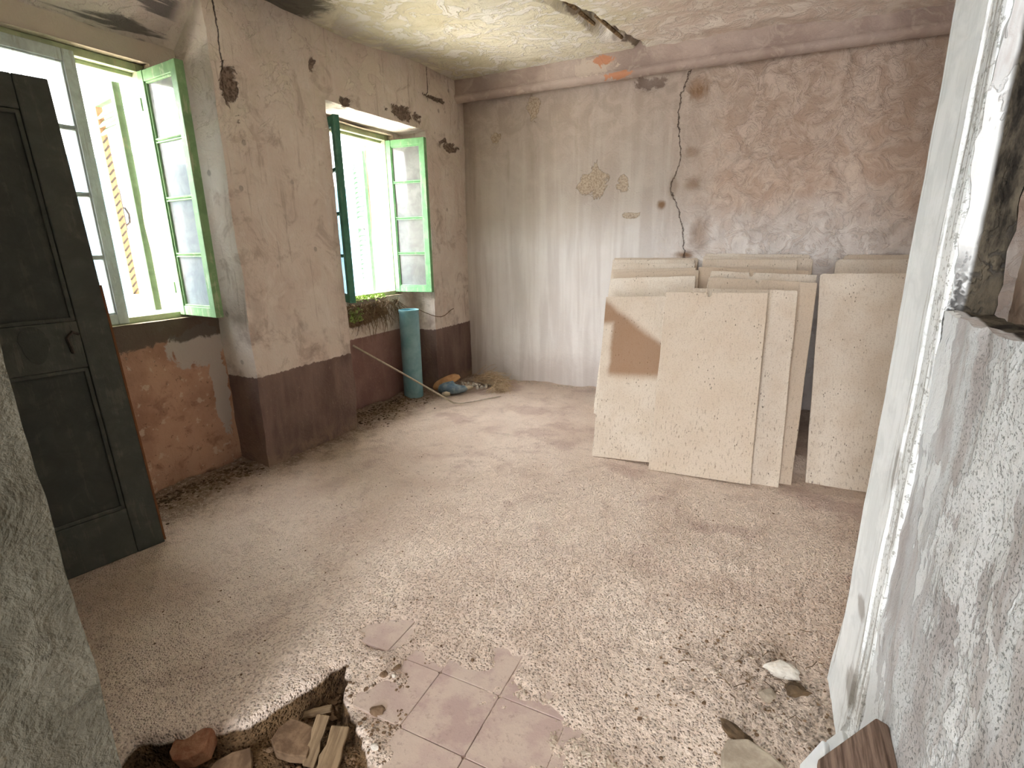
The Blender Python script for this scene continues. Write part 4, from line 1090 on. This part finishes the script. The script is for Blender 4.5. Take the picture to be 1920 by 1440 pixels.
chunk('date_stone', 'dark oblong seed lying on a scuffed tile', 'seed', 'stone_dark', (-.885, 1.005), .008, (1.9, .8, .8), 54, 1.1)
chunk('pebble', 'tiny pale pebble beside the dark seed', 'pebble', 'mortar', (-.875, .975), .006, (1.2, 1, .8), 55, 0)
chunk('plaster_lump', 'pale greenish lump of plaster near the white post', 'plaster', 'mortar', (.165, 1.445), .042, (1.15, .6, .55), 61, .2, .004, 3)
chunk('plaster_lump', 'small grey lump of plaster below the greenish one', 'plaster', 'stone', (.125, 1.345), .022, (1.2, .8, .6), 62, .7)
chunk('earth_clod', 'dark twiggy clod in front of the white post', 'clod', 'litter', (.20, 1.395), .026, (1.4, .8, .5), 63, .3, 0, 2, .6)
chunk('earth_clod', 'ragged dark bark scrap at the lower right', 'clod', 'litter', (.055, 1.185), .030, (1.5, .7, .4), 64, -.5, 0, 2, .6)
slab('stone_slab', 'pale flat stone cut by the lower picture edge', 'stone', 'stone', (.10, 1.10), (.085, .06, .03), (.1, -.12, -.5), .010, 34, .008)
rr = random.Random(9); e = MB()
for i in range(30):
    x, y = rr.gauss(.12, .09), rr.gauss(1.40, .13); a = rr.uniform(0, 6.3); l = rr.uniform(.015, .05); z = floor_z(x, y)+.006
    e.tube([(x, y, z), (x+math.cos(a)*l*.5, y+math.sin(a)*l*.5, z+rr.uniform(.0, .015)), (x+math.cos(a+.15)*l, y+math.sin(a+.15)*l, z+rr.uniform(0, .01))], .0011, 4, False)
tag(e.build('twig_litter', M['litter']), 'dark twigs and dead leaves by the post foot', 'twigs', kind='stuff')

# planks propped against the partition, lower right
def propped(name, label, cat, mat, apex, side, length, th, nx):
    """apex: upper corner of the end, side: lower corner of the end; runs towards the camera"""
    a, s_ = Vector(apex), Vector(side); u = (s_-a); wd = u.length; u.normalize()
    run = Vector((-0.03, -1, -.22)); run = (run-u*run.dot(u)).normalized(); nn = u.cross(run).normalized()
    if nn.z < 0: nn = -nn
    Mx = Matrix((u, run, nn)).transposed().to_4x4(); Mx.translation = a
    e = MB(); poly = [(.004, 0), (wd*.97, -.004), (wd, .006), (wd, length), (0, length), (0, .006)]
    e.prism(poly, -th, 0)
    o = e.build(name, M[mat], bevel=.003); o.matrix_world = Mx
    return tag(o, label, cat)
propped('wooden_plank', 'weathered brown plank propped against the partition at lower right', 'plank', 'wood_old', (.278, 1.0, .372), (.200, 1.02, .195), .75, .022, 0)
propped('white_batten', 'wider white painted batten beside the brown plank', 'batten', 'white_plank', (.212, 1.06, .222), (.180, 1.07, .116), .6, .014, 0)
propped('white_batten', 'narrow white painted batten peeping out behind the brown plank', 'batten', 'white_plank', (.248, 1.09, .235), (.225, 1.095, .18), .6, .012, 0)
